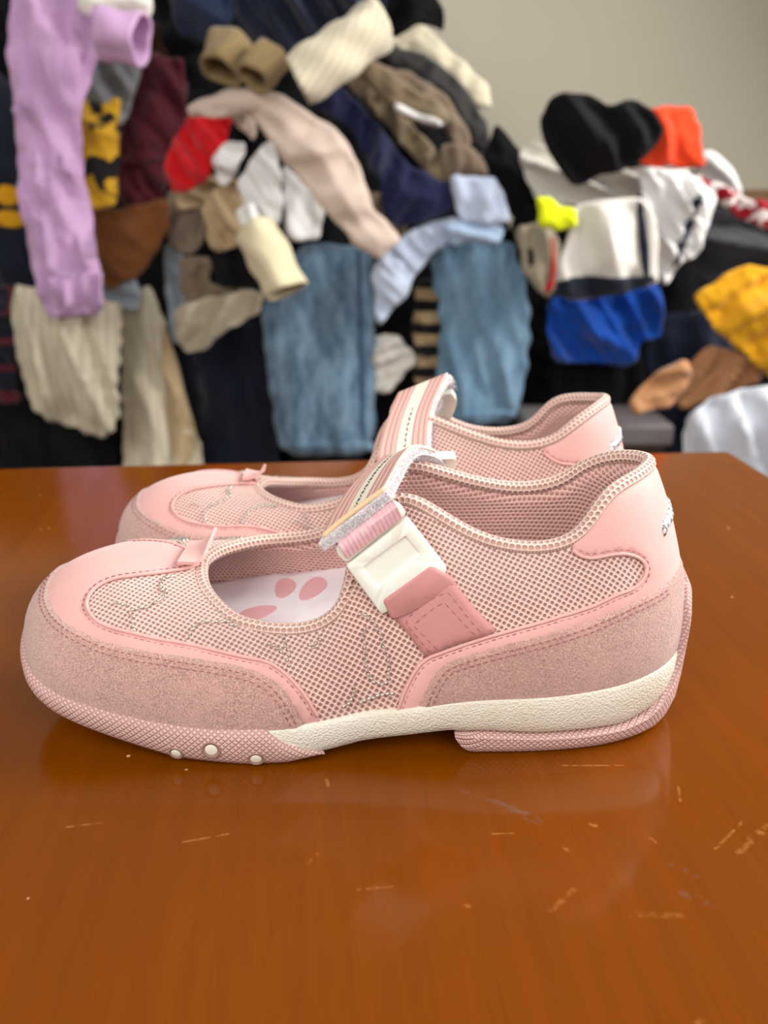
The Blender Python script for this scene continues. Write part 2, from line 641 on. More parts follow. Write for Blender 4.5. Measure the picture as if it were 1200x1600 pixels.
def to_tv(loc, idx):
    i, k = divmod(idx, NVV - 1)
    t = _tt[i] + 0.5 * K / NTT
    v = (k + 0.5) / (NVV - 1)
    p = np.array(loc)
    for _ in range(12):
        q = S(t, v)
        e = 1e-3
        dt = (S(t + e, v) - S(t - e, v)) / (2 * e)
        dv = (S(t, v + e) - S(t, v - e)) / (2 * e)
        J = np.stack([dt, dv], 1)
        s, *_r = np.linalg.lstsq(J, p - q, rcond=None)
        t += float(np.clip(s[0], -0.5, 0.5))
        v = float(np.clip(v + np.clip(s[1], -0.1, 0.1), 0.0, 1.0))
    t = (t + K / 2) % K - K / 2
    return t, v


def tv(x, y):
    loc, idx = hit(x, y)
    if loc is None:
        return None
    return to_tv(loc, idx)


def tvs(pts, heel=False):
    r = []
    for p in pts:
        q = tv(*p)
        if q is None:
            continue
        t = q[0]
        if heel and t < 0:
            t += K
        r.append((t, q[1]))
    return r


def resample(pl, step, closed=False, metric=None):
    pl = [np.array(p, float) for p in pl]
    if closed:
        pl = pl + [pl[0]]
    d = [0]
    for a, b in zip(pl, pl[1:]):
        w = (b - a) * (metric if metric is not None else 1)
        d.append(d[-1] + np.linalg.norm(w))
    n = max(2, int(round(d[-1] / step)) + 1)
    s = np.linspace(0, d[-1], n)
    A = np.array(pl)
    out = np.stack([np.interp(s, d, A[:, i]) for i in range(A.shape[1])], 1)
    return out[:-1] if closed else out


def chaikin(pl, n=2, closed=False):
    pl = [np.array(p, float) for p in pl]
    for _ in range(n):
        o = []
        m = len(pl)
        if not closed:
            o.append(pl[0])
        for i in range(m if closed else m - 1):
            a, b = pl[i], pl[(i + 1) % m]
            o += [a * 0.75 + b * 0.25, a * 0.25 + b * 0.75]
        if not closed:
            o.append(pl[-1])
        pl = o
    return pl


SC = np.array([1.55, 7.0])            # (station, v) -> about cm


def cdt_fill(poly, spacing, interior_keep=0.35):
    """poly: n x 2 closed loop; returns verts (n x 2), faces, number of boundary verts"""
    P = np.asarray(poly)
    lo, hi = P.min(0), P.max(0)
    xs = np.arange(lo[0] + spacing / 2, hi[0], spacing)
    ys = np.arange(lo[1] + spacing / 2, hi[1], spacing)
    g = np.stack(np.meshgrid(xs, ys, indexing='ij'), -1).reshape(-1, 2)
    if len(g):
        a = P
        b = np.roll(P, -1, 0)
        inside = np.zeros(len(g), bool)
        dmin = np.full(len(g), 1e9)
        for p, q in zip(a, b):
            c = (p[1] > g[:, 1]) != (q[1] > g[:, 1])
            with np.errstate(divide='ignore', invalid='ignore'):
                xc = (q[0] - p[0]) * (g[:, 1] - p[1]) / (q[1] - p[1] + 1e-15) + p[0]
            inside ^= c & (g[:, 0] < xc)
            pq = q - p
            u = np.clip(((g - p) @ pq) / (pq @ pq + 1e-12), 0, 1)
            dmin = np.minimum(dmin, np.linalg.norm(g - (p + u[:, None] * pq), axis=1))
        g = g[inside & (dmin > spacing * interior_keep)]
    n = len(P)
    allp = [Vector(p) for p in P] + [Vector(p) for p in g]
    vo, eo, fo, ov, oe, of = delaunay_2d_cdt(allp, [], [list(range(n))], 1, 1e-7)
    return np.array([tuple(v) for v in vo]), [tuple(f) for f in fo]


def boundary_edges(faces):
    cnt = {}
    for f in faces:
        for a, b in zip(f, f[1:] + f[:1]):
            cnt[(a, b)] = cnt.get((a, b), 0) + 1
    return [(a, b) for (a, b) in cnt if (b, a) not in cnt]


def dist_to_loop(pts, loop):
    d = np.full(len(pts), 1e9)
    for p, q in zip(loop, np.roll(loop, -1, 0)):
        pq = q - p
        u = np.clip(((pts - p) @ pq) / (pq @ pq + 1e-12), 0, 1)
        d = np.minimum(d, np.linalg.norm(pts - (p + u[:, None] * pq), axis=1))
    return d


# UV in cm on the shell
_ulen = np.concatenate([[0], np.cumsum(np.linalg.norm(np.diff(np.vstack([GRID[:, 12], GRID[:1, 12]]), axis=0), axis=1))])
_vlen = np.linalg.norm(np.diff(GRID, axis=1), axis=2).sum(1)


def uv_of(t, v):
    """cloth coordinates in cm: along the shoe, and up and over it"""
    P = S(t, v)
    side = np.where((np.asarray(t, float) % K) < K / 2, 1.0, -1.0)
    return np.stack([P[..., 0], 0.85 * (P[..., 2] + side * (P[..., 1] - 30.2))], -1)


SHOE = empty('mary_jane_shoe', W(ORG))
tag(SHOE, 'nearer pink mesh-and-suede strap shoe, its milky buckle and insole in full view', 'shoe', 'pair of pink strap shoes')


def panel(name, poly, mat, thick, parent=SHOE, spacing=0.28, base=-0.04, vmin=-1, edge=0.12):
    """poly in (t, v); raised patch on the shoe with rounded edge and its own thickness"""
    loop = resample(np.asarray(poly) * SC, 0.16, True)
    vs_, fs = cdt_fill(loop, spacing)
    d = dist_to_loop(vs_, loop)
    t = vs_[:, 0] / SC[0]
    v = vs_[:, 1] / SC[1]
    P = S(t, v)
    N = NORMAL(t, np.clip(v, 0.02, 0.98))
    h = thick * np.sqrt(np.clip(1 - (1 - np.clip(d / edge, 0, 1))**2, 0, 1)) * 0.55 + thick * 0.45
    top_ = P + N * h[:, None]
    be = boundary_edges(fs)
    idx = {}
    verts = list(top_)
    uvs = list(uv_of(t, v))
    for a, b in be:
        for q in (a, b):
            if q not in idx:
                idx[q] = len(verts)
                verts.append(P[q] + N[q] * base)
                uvs.append(uvs[q])
    faces = list(fs)
    for a, b in be:
        faces.append((b, a, idx[a], idx[b]))
    o = link_mesh(name, Lc(np.array(verts)), faces, mat, parent, uvs=uvs)
    fix_normals(o)
    if sum((Vector(pl.normal)).dot(Vector(NORMAL(t[pl.vertices[0]], v[pl.vertices[0]]))) for pl in o.data.polygons[:200]) < 0:
        o.data.flip_normals()
    return o


def tube(name, pts, r, mat, parent, seg=8, closed=False, uvscale=1.0, loc=None, local=True, flat=None):
    P = np.asarray(pts, float)
    n = len(P)
    T = (np.roll(P, -1, 0) - np.roll(P, 1, 0))
    if not closed:
        T[0] = P[1] - P[0]
        T[-1] = P[-1] - P[-2]
    T /= np.linalg.norm(T, axis=1, keepdims=True) + 1e-12
    up = np.array([0, 0, 1.0])
    verts, uvs = [], []
    L = np.concatenate([[0], np.cumsum(np.linalg.norm(np.diff(P, axis=0), axis=1))])
    rr = np.full(n, r) if np.isscalar(r) else np.asarray(r)
    for i in range(n):
        a = np.cross(T[i], up)
        if np.linalg.norm(a) < 1e-3:
            a = np.array([1.0, 0, 0])
        a /= np.linalg.norm(a)
        b = np.cross(a, T[i])
        for k in range(seg):
            th = 2 * math.pi * k / seg
            verts.append(P[i] + rr[i] * (math.cos(th) * a + math.sin(th) * b))
            uvs.append((L[i] * uvscale, th * r * uvscale if np.isscalar(r) else th * 0.2))
    faces = []
    for i in range(n if closed else n - 1):
        j = (i + 1) % n
        for k in range(seg):
            q = (k + 1) % seg
            faces.append((i * seg + k, j * seg + k, j * seg + q, i * seg + q))
    if not closed:
        faces.append(tuple(range(seg))[::-1])
        faces.append(tuple((n - 1) * seg + k for k in range(seg)))
    o = link_mesh(name, Lc(np.array(verts)) if local else verts, faces, mat, parent, uvs=uvs, loc=loc)
    fix_normals(o)
    return o


def stitches(name, lines, mat, parent, length=0.16, gap=0.07, r=0.028, lift=0.10, wob=0.0):
    """lines: list of (t, v) polylines on the shell; every stitch a small thread bar; one part"""
    rnd = random.Random(5)
    verts, faces = [], []
    for ln in lines:
        q = resample(np.asarray(ln) * SC, 0.05) / SC
        P = S(q[:, 0], np.clip(q[:, 1], 0, 1))
        N = NORMAL(q[:, 0], np.clip(q[:, 1], 0.02, 0.98))
        D = np.concatenate([[0], np.cumsum(np.linalg.norm(np.diff(P, axis=0), axis=1))])
        s = 0.0
        while s + length < D[-1]:
            a = np.array([np.interp(s, D, P[:, i]) for i in range(3)])
            b = np.array([np.interp(s + length, D, P[:, i]) for i in range(3)])
            n_ = np.array([np.interp(s, D, N[:, i]) for i in range(3)])
            dr = (b - a) / (np.linalg.norm(b - a) + 1e-9)
            sd = np.cross(n_, dr)
            if wob:
                a = a + sd * rnd.uniform(-wob, wob)
                b = b + sd * rnd.uniform(-wob, wob)
            k = len(verts)
            m_ = (a + b) / 2
            for c, w, h in ((a, 0.5, 0.0), (m_, 1.0, 1.0), (b, 0.5, 0.0)):
                base = c + n_ * lift
                verts += [base + sd * r * w - n_ * 0.05, base + n_ * r * (0.4 + h), base - sd * r * w - n_ * 0.05]
            for g in (0, 3):
                faces += [(k + g, k + g + 3, k + g + 4, k + g + 1), (k + g + 1, k + g + 4, k + g + 5, k + g + 2)]
            s += length + gap
    o = link_mesh(name, Lc(np.array(verts)), faces, mat, parent)
    o['kind'] = 'stuff'
    return o


def mirror_t(pl, heel=False):
    return [((K - t) if heel else -t, v) for t, v in pl]


# ---- upper shell (mesh outside), lining inside, rolled binding
uvg = uv_of(np.repeat(_tt, NVV), np.tile(_vv, NTT)).reshape(NTT, NVV, 2)
# add closing column so UV does not wrap back
tt2 = np.append(_tt, K)
G2 = S(tt2[:, None], _vv[None, :])
N2 = NORMAL(np.repeat(tt2, NVV), np.clip(np.tile(_vv, NTT + 1), 0.01, 0.99)).reshape(NTT + 1, NVV, 3)
uv2 = uv_of(np.repeat(tt2, NVV), np.tile(_vv, NTT + 1))
up_o = link_mesh('upper', Lc(G2.reshape(-1, 3)), [f[::-1] for f in grid_faces(NTT + 1, NVV, False)], MESH, SHOE, uvs=uv2)
fix_normals(up_o)
pad = 0.42 + 0.25 * np.sin(np.clip(_vv, 0, 1) * math.pi)
pad = pad * np.clip((1.04 - _vv) / 0.12, 0.25, 1)
GI = G2 - N2 * pad[None, :, None]
lin = link_mesh('lining', Lc(GI.reshape(-1, 3)), grid_faces(NTT + 1, NVV, False), LINING, SHOE, uvs=uv2)
fix_normals(lin)
rim = S(tt2[:-1], np.ones(NTT))
rim_n = NORMAL(tt2[:-1], np.full(NTT, 0.985))
rim_c = rim - rim_n * 0.10
# binding a little fatter round the heel collar
tube('collar_binding', rim_c, 0.25, BIND, SHOE, seg=12, closed=True)

# ---- toe guard, toe cap, heel guard, heel panel (traced along their seams)
suede_top = [(79,925),(84,945),(92,958),(108,973),(133,987),(167,1002),(208,1012),(250,1019),(292,1025),(333,1031),
             (367,1037),(400,1046),(425,1058),(446,1079),(462,1104),(475,1129),(483,1141)]
cap_in = [(310,884),(292,892),(250,898),(208,902),(179,906),(154,917),(141,931),(136,946),(141,958),(154,973),(179,983),
          (217,992),(250,1000),(292,1006),(333,1015),(375,1025),(417,1033),(437,1044),(458,1062),(479,1087),(496,1117),(508,1134)]
sl = tvs(suede_top)
ci = tvs(cap_in)
sl = [p for p in sl if p[0] > 0.25]
v0 = sl[0][1]
sl_full = [(0.0, v0 + 0.02)] + sl + [(sl[-1][0] + 0.05, -0.04)]
poly = sl_full + mirror_t(sl_full)[::-1][:-1]
poly_t = chaikin(sl_full, 1)
suede_poly = poly_t + mirror_t(poly_t)[::-1][:-1]
toe_guard = panel('toe_guard', suede_poly, SUEDE, 0.15)
# cap: outer seam tucked under the guard, inner seam next to the mesh
ci_s = chaikin(ci, 1)
outer = [(t, max(v - 0.05, -0.03)) for t, v in poly_t]
inner = [tuple(p) for p in ci_s]
inner = [(inner[0][0], 0.985)] + inner + [(inner[-1][0] + 0.05, -0.04)]
half = inner + [tuple(p) for p in outer[::-1]]
# one polygon: lateral inner seam -> down -> outer toe -> medial inner seam -> rim
cap_poly = inner + [tuple(p) for p in outer[::-1]][:-1] + [(-t, v) for t, v in outer][0:] + [(-t, v) for t, v in inner[::-1]]
cap = panel('toe_cap', cap_poly, NUBUCK, 0.09)

heel_suede = [(654,1101),(660,1085),(667,1070),(679,1048),(692,1034),(725,1022),(787,1005),(850,988),(912,967),(975,942),(1017,922),(1036,909)]
hs = tvs(heel_suede, True)
hs_full = [(hs[0][0] - 0.05, -0.04)] + [tuple(p) for p in chaikin(hs, 1)] + [(K / 2, hs[-1][1] + 0.01)]
hg_poly = hs_full + mirror_t(hs_full, True)[::-1][1:]
heel_guard = panel('heel_guard', hg_poly, SUEDE, 0.15)
heel_trim = [(621,1109),(631,1080),(646,1051),(662,1030),(700,1016),(740,1002),(779,990),(829,976),(892,955),(954,932),(987,921),(1004,905),
             (1009,888),(1002,875),(983,866),(954,867),(925,873),(906,869),(894,860)]
ht = chaikin(tvs(heel_trim, True), 1)
ht_full = [(ht[0][0] - 0.05, -0.04)] + [tuple(p) for p in ht] + [(ht[-1][0] + 0.05, 0.985), (K / 2, 0.985)]
low = [(t, max(v - 0.06, -0.04)) for t, v in hs_full]
hp_half_in = [tuple(p) for p in low[::-1]]           # from heel centre back to the front foot of the trim
hp_poly = ht_full[:-1] + mirror_t(ht_full[:-1], True)[::-1] + mirror_t(low, True)[0:] + hp_half_in[1:]
heel_panel = panel('heel_panel', hp_poly, NUBUCK, 0.09)


# ---- stitching that follows the seams
def offset_line(pl, d):
    """shift a (t, v) polyline sideways by d cm on the shell"""
    q = resample(np.asarray(pl) * SC, 0.15) / SC
    P = S(q[:, 0], np.clip(q[:, 1], 0, 1))
    N = NORMAL(q[:, 0], np.clip(q[:, 1], 0.02, 0.98))
    T = np.gradient(P, axis=0)
    T /= np.linalg.norm(T, axis=1, keepdims=True) + 1e-9
    Q = P + np.cross(N, T) * d
    out = []
    for p in Q:
        loc, n_, idx, ds = _bv.find_nearest(Vector(p))
        t, v = to_tv(loc, idx)
        if v > 0.015:
            out.append((t, v))
    return out


def unwrap(pl, heel):
    return [((t + K) if (heel and t < 0) else t, v) for t, v in pl]


toe_l = [tuple(p) for p in poly_t[1:-1]]
sgn = 1
test = offset_line(toe_l, 0.3)
if np.mean([v for t, v in test]) > np.mean([v for t, v in toe_l]):
    sgn = -1
s1 = offset_line(toe_l, 0.22 * sgn)
s2 = offset_line(toe_l, 0.40 * sgn)
stitches('seam_stitching', [s1, s2, mirror_t(s1), mirror_t(s2)], STITCH, toe_guard, 0.15, 0.09, 0.034, 0.165)
c1 = offset_line(inner[1:-1], 0.14 * sgn)
stitches('seam_stitching', [c1, mirror_t(c1)], STITCH, cap, 0.15, 0.08, 0.024, 0.085)
hsg = sgn
h1 = unwrap(offset_line(hs_full[1:-1], 0.25 * hsg), True)
h2 = unwrap(offset_line(hs_full[1:-1], 0.42 * hsg), True)
stitches('seam_stitching', [h1, h2, mirror_t(h1, True), mirror_t(h2, True)], STITCH, heel_guard, 0.15, 0.09, 0.034, 0.165)
p1 = unwrap(offset_line(ht, 0.14 * hsg), True)
stitches('seam_stitching', [p1, mirror_t(p1, True)], STITCH, heel_panel, 0.15, 0.08, 0.024, 0.085)
# piping: the turned, slightly swollen edges of cap and heel panel
for pl, par in ((inner[1:-1], cap), (ht, heel_panel)):
    q = resample(np.asarray(pl) * SC, 0.12) / SC
    for mir in (0, 1):
        t = q[:, 0] if not mir else (-q[:, 0] if par is cap else K - q[:, 0])
        P = S(t, q[:, 1]) + NORMAL(t, np.clip(q[:, 1], 0.02, 0.98)) * 0.07
        tube('turned_edge', P, 0.065, NUBUCK, par, seg=6)

# ---- silver embroidery on the mesh
EMB = [
 [(212,987),(208,967),(204,954),(225,950),(246,942),(260,929),(250,917),(258,904),(271,900)],
 [(179,940),(192,945),(204,946)],
 [(292,1000),(298,987),(308,975),(329,971),(354,973),(375,981)],
 [(451,1042),(451,1020),(445,1000),(438,990)],
 [(483,1005),(492,1012),(497,1003),(500,995),(504,988)],
 [(560,957),(587,975),(590,985),(597,1000),(601,1017),(609,1045),(605,1062),(595,1071),(580,1060),(573,1045),(570,1030),(571,1015),(566,992),(575,978)],
 [(552,1070),(552,1085),(540,1100),(528,1108)],
 [(560,1098),(575,1092),(595,1085),(617,1083)],
 [(420,1003),(432,1012),(446,1022)],
]
emb = []
for pl in EMB:
    a = tvs(pl)
    if len(a) > 1:
        emb.append(a)
emb += [mirror_t(a) for a in emb]
stitches('silver_embroidery', emb, SILVER, SHOE, 0.13, 0.03, 0.05, 0.07, 0.06)

# ---- glitter emblem on the back of the heel
lg = tvs([(1029,828),(1029,812),(1036,806),(1041,800),(1045,800)], True)
lg2 = tvs([(1046,818),(1042,829),(1036,838),(1033,841)], True)
em = [tuple(p) for p in lg] + mirror_t(lg, True)[::-1] + mirror_t(lg2[::-1], True)[::-1][::-1] + [tuple(p) for p in lg2]


def m_glitter():
    t = NT('silver_glitter')
    v = t.coord('Object')
    n = t.n('ShaderNodeTexVoronoi')
    t.l(v, n.inputs['Vector'])
    n.inputs['Scale'].default_value = 1100
    s_, _, _ = t.sep(n.outputs['Color'])
    t.color(t.mix(t.smooth(s_, 0.2, 0.8), srgb(110, 104, 108), srgb(240, 236, 240)))
    t.bump(s_, 0.8, 0.0005)
    return t.set(rough=0.35, metal=0.5)


if len(lg) > 2 and len(lg2) > 2:
    pl_ = lambda x, y: tvs([(x, y)], True)[0]
    a1, a2, a3, a4, a5 = pl_(1030, 824), pl_(1031, 811), pl_(1038, 804), pl_(1034, 840), pl_(1040, 830)
    em = [a4, a1, a2, a3, (K / 2, a3[1] + 0.03)]
    em2 = [(K / 2, a5[1] + 0.02), a5]
    poly_e = em + mirror_t(em[:-1], True)[::-1] + mirror_t(em2[1:], True)[::-1] + em2
    panel('heel_emblem', poly_e, m_glitter(), 0.17, heel_panel, spacing=0.14, base=0.05, edge=0.05)

# ---- sole
Bt = lambda t: ctrl(t)[..., 0, :]


def outward(t):
    e = 1e-2
    a = Bt(t + e) - Bt(t - e)
    n = np.stack([a[..., 1], -a[..., 0], 0 * a[..., 0]], -1)
    n /= np.linalg.norm(n, axis=-1, keepdims=True) + 1e-12
    c = np.array([-1.0, 30.2, 0])
    return n


osgn = 1.0 if outward(np.array(5.0))[1] < 0 else -1.0


def OUT(t):
    return osgn * outward(t)


# underside height by station (symmetric): toe spring, tread, arch
ZB_K = [0, 1, 2, 3, 3.6, 4, 5, 5.5, 6, 7, 8, 9, 10, 11, 12, 14, 15, 16, 17]
ZB_V = [1.75, 1.65, 1.45, 0.85, 0.45, 0.18, 0.0, 0.05, 0.3, 0.55, 0.68, 0.78, 0.9, 0.9, 0.78, 0.78, 1.2, 1.5, 1.5]


def zb(t):
    t = abs(((t + K / 2) % K) - K / 2)
    return float(np.interp(t, ZB_K, ZB_V))


def band(name, ts, prof, mat, parent, cap_mat=None, thick=0.3):
    """wall that follows the sole outline; prof(t) gives outer points bottom to top. Bottom is closed across the shoe."""
    rows = [prof(t) for t in ts]
    m = len(rows[0])
    verts, uvs = [], []
    L = 0
    for i, (t, r) in enumerate(zip(ts, rows)):
        if i:
            L += np.linalg.norm(r[m // 2] - rows[i - 1][m // 2])
        h = np.concatenate([[0], np.cumsum(np.linalg.norm(np.diff(r, axis=0), axis=1))])
        o_ = OUT(np.array(t))
        for k in range(m):
            verts.append(r[k])
            uvs.append((L, h[k]))
        verts.append(r[-1] - o_ * thick)
        uvs.append((L, h[-1] + thick))
        verts.append(r[0] - o_ * thick + np.array([0, 0, 0.02]))
        uvs.append((L, -thick))
    q = m + 2
    n = len(ts)
    faces = []
    for i in range(n - 1):
        for k in range(q):
            k2 = (k + 1) % q
            faces.append((i * q + k, (i + 1) * q + k, (i + 1) * q + k2, i * q + k2))
    faces.append(tuple(range(q)))
    faces.append(tuple((n - 1) * q + k for k in range(q))[::-1])
    # underside: strip across, pairing both sides of the shoe
    for i in range(n // 2):
        a, b = i, n - 1 - i
        if b - a > 2:
            faces.append((a * q + q - 1, (a + 1) * q + q - 1, (b - 1) * q + q - 1, b * q + q - 1))
    o = link_mesh(name, Lc(np.array(verts)), faces, mat, parent, uvs=uvs)
    fix_normals(o)
    sharp_edges(o, 50)
    return o


def prof_mid(t):
    t = float(t)
    b = Bt(np.array(t))
    o_ = OUT(np.array(t))
    z0 = zb(t) + 0.04
    z1 = b[2] + 0.14
    res = []
    for s, off in ((0, -0.10), (0.08, 0.05), (0.3, 0.16), (0.6, 0.21), (0.88, 0.20), (0.97, 0.15), (1.0, 0.05)):
        p = b + o_ * off
        p[2] = z0 + (z1 - z0) * s
        res.append(p)
    return np.array(res)


mid = band('midsole', np.linspace(4.6, K - 4.6, 220), prof_mid, CREAM, SHOE, thick=0.25)

TE = 6.1


def prof_toe(t):
    t = float(t)
    b = Bt(np.array(t))
    o_ = OUT(np.array(t))
    z0 = zb(t)
    z1 = b[2] + 0.16
    a = abs(((t + K / 2) % K) - K / 2)
    if a > 5.25:                      # tapering tail over the start of the cream midsole
        z1 = z1 + (z0 + 0.03 - z1) * ((a - 5.25) / (TE - 5.25))**0.8
    res = []
    thin = 1.0 if a < 5.4 else max(0.0, 1 - (a - 5.4) / (TE - 5.4))
    for s, off in ((0, -0.12), (0.06, 0.08), (0.2, 0.22), (0.45, 0.32), (0.75, 0.34), (0.93, 0.27), (1.0, 0.14)):
        p = b + o_ * (off * (0.35 + 0.65 * thin))
        p[2] = z0 + (z1 - z0) * s
        res.append(p)
    return np.array(res)


toe_sole = band('toe_outsole', np.linspace(-TE, TE, 160), prof_toe, KNURL, SHOE, thick=0.3)

# heel rubber: tread block, rising into a spur up the back of the heel
ZT_K = [9.9, 10.5, 11, 12, 13, 14, 14.6, 15.0, 15.3, 15.55, 15.72, 15.84, 15.95, 16.15, 16.5, 17]
ZT_V = [0.86, 0.88, 0.87, 0.76, 0.72, 0.76, 1.0, 1.45, 1.9, 2.4, 3.2, 4.1, 4.7, 5.15, 5.4, 5.5]


def surf_at_z(t, z):
    v = np.linspace(0, 0.9, 60)
    P = S(np.full(60, t), v)
    return np.array([np.interp(z, P[:, 2], P[:, 0]), np.interp(z, P[:, 2], P[:, 1]), z])


def prof_heel(t):
    t = float(t)
    a = abs(((t + K / 2) % K) - K / 2)
    b = Bt(np.array(t))
    o_ = OUT(np.array(t))
    z1 = float(np.interp(a, ZT_K, ZT_V))
    z0 = 0.0
    if a < 11.1:                      # rounded front corner of the block
        z0 = 0.84 * ((11.1 - a) / 0.95)**3.2
        z0 = min(z0, z1 - 0.03)
    back = np.clip((a - 13.5) / 2.5, 0, 1)
    res = []
    for s in (0, 0.06, 0.14, 0.25, 0.38, 0.52, 0.66, 0.8, 0.92, 1.0):
        z = z0 + (z1 - z0) * s
        if z <= b[2]:
            off = np.interp(z, [0, 0.1, 0.35, 1.0, 2.0, 3.0], [-0.22 - 0.25 * back, -0.05 - 0.2 * back, 0.12 - 0.1 * back, 0.25, 0.36, 0.40])
            p = b + o_ * off
            p[2] = z
        else:
            p = surf_at_z(t, z) + o_ * 0.38
        if s == 1.0:
            p = p - o_ * 0.14
        res.append(p)
    return np.array(res)


hts = np.concatenate([np.linspace(10.15, 15, 50), np.linspace(15.05, K - 15.05, 90), np.linspace(K - 15, K - 10.15, 50)])
heel_sole = band('heel_outsole', hts, prof_heel, KNURL, SHOE, thick=0.3)


# ---- three little plugs in the toe rubber
def disc(name, c, n, r, h, mat, parent, rings=((1.0, 0.0), (1.0, 0.6), (0.8, 1.0), (0.0, 1.05)), seg=20, loc=True):
    n = np.asarray(n) / np.linalg.norm(n)
    a = np.cross(n, [0, 0, 1.0])
    a /= np.linalg.norm(a)
    b = np.cross(n, a)
    verts, faces = [], []
    for (rr, hh) in rings:
        for k in range(seg):
            th = 2 * math.pi * k / seg
            verts.append(np.asarray(c) + r * rr * (math.cos(th) * a + math.sin(th) * b) + n * h * hh)
    for i in range(len(rings) - 1):
        for k in range(seg):
            q = (k + 1) % seg
            faces.append((i * seg + k, i * seg + q, (i + 1) * seg + q, (i + 1) * seg + k))
    o = link_mesh(name, Lc(np.array(verts)), faces, mat, parent)
    fix_normals(o)
    return o


_ts_bv = BVHTree.FromPolygons([tuple(np.array(v.co) * 100 + ORG) for v in toe_sole.data.vertices], [tuple(p.vertices) for p in toe_sole.data.polygons])
for (x, y, r) in ((275, 1177, 0.20), (330, 1172, 0.25), (400, 1186, 0.22)):
    loc, nrm, idx, ds = _ts_bv.ray_cast(Vector((0, 0, CAM_H)), Vector(ray(x, y)))
    if loc is None:
        continue
    nrm = np.array(nrm)
    if nrm[1] > 0:
        nrm = -nrm
    for mir in (0, 1):
        c = np.array(loc)
        n_ = nrm.copy()
        if mir:
            c[1] = 2 * 30.15 - c[1]
            n_[1] = -n_[1]
        ring = disc('plug_ring', c - n_ * 0.03, n_, r * 1.3, 0.06, DARKGAP, toe_sole, ((1.0, 0), (1.0, 0.9), (0.85, 1.0), (0.8, 0.6), (0.0, 0.6)))
        disc('plug', c - n_ * 0.01, n_, r * 0.86, 0.04, WHITEDOT, toe_sole)

# ---- insole with petal print
INX, INZ = [-13, -9, -6.8, -4, -1.5, 2, 10.5], [2.9, 2.75, 2.95, 3.5, 4.0, 4.35, 4.4]
ts_i = np.linspace(0, K, 170, endpoint=False)
bi = Bt(ts_i) - OUT(ts_i) * 0.45
zi = np.interp(bi[:, 0], INX, INZ)
for i_, t_ in enumerate(ts_i):                 # stay inside the padded wall at this height
    q_ = surf_at_z(float(t_), max(float(zi[i_]), float(Bt(np.array(t_))[2]) + 0.01)) - OUT(np.array(t_)) * 0.5
    bi[i_, :2] = q_[:2]
bi[:, 2] = zi
loop2 = bi[:, :2]
iv, ifc = cdt_fill(loop2, 0.6)
ivz = np.interp(iv[:, 0], INX, INZ)


def insole_z(x):
    return np.interp(x, INX, INZ)


nvi = len(iv)
top_i = np.column_stack([iv, ivz])
bot_i = np.column_stack([iv, ivz - 0.5])
be = boundary_edges(ifc)
ins = link_mesh('insole', Lc(np.vstack([top_i, bot_i])),
                list(ifc) + [tuple(q + nvi for q in f[::-1]) for f in ifc] + [(b, a, a + nvi, b + nvi) for a, b in be], INSOLE, SHOE)
fix_normals(ins)


def petal(cx, cy, a, b, rot):
    n = 22
    pts = []
    for k in range(n):
        th = 2 * math.pi * k / n
        x = a * math.cos(th)
        y = b * math.sin(th) * (1 - 0.25 * math.cos(th))
        px = cx + x * math.cos(rot) - y * math.sin(rot)
        py = cy + x * math.sin(rot) + y * math.cos(rot)
        pts.append((px, py, float(insole_z(px)) + 0.02))
    low_ = [(p[0], p[1], p[2] - 0.03) for p in pts]
    f = [tuple(range(n))] + [(k, k + n, (k + 1) % n + n, (k + 1) % n) for k in range(n)]
    o = link_mesh('printed_petal', Lc(np.array(pts + low_)), f, PINKPRINT, ins, smooth=False)
    fix_normals(o)


def petal_px(x, y, a, b, rot):
    d = ray(x, y)
    z = 2.5
    for _ in range(6):
        P = np.array([0, 0, CAM_H]) + d * ((z - CAM_H) / d[2])
        z = float(insole_z(P[0]))
    if P[1] < 32.9:
        petal(P[0], P[1], a, b, rot)


for args in ((402, 958, 0.75, 0.6, 0.2), (446, 918, 0.42, 0.95, 0.1), (490, 919, 0.5, 1.0, -0.15), (335, 945, 0.35, 0.5, 0),
             (520, 985, 0.5, 0.6, 0.4), (440, 985, 0.55, 0.4, 0.1), (525, 890, 0.3, 0.4, 0.0), (560, 940, 0.5, 0.7, 0.5)):
    petal_px(*args)
petal(4.0, 29.6, 0.6, 0.9, 0.3)
petal(5.6, 30.6, 0.6, 0.9, -0.5)
petal(6.8, 29.4, 0.6, 0.9, 1.2)


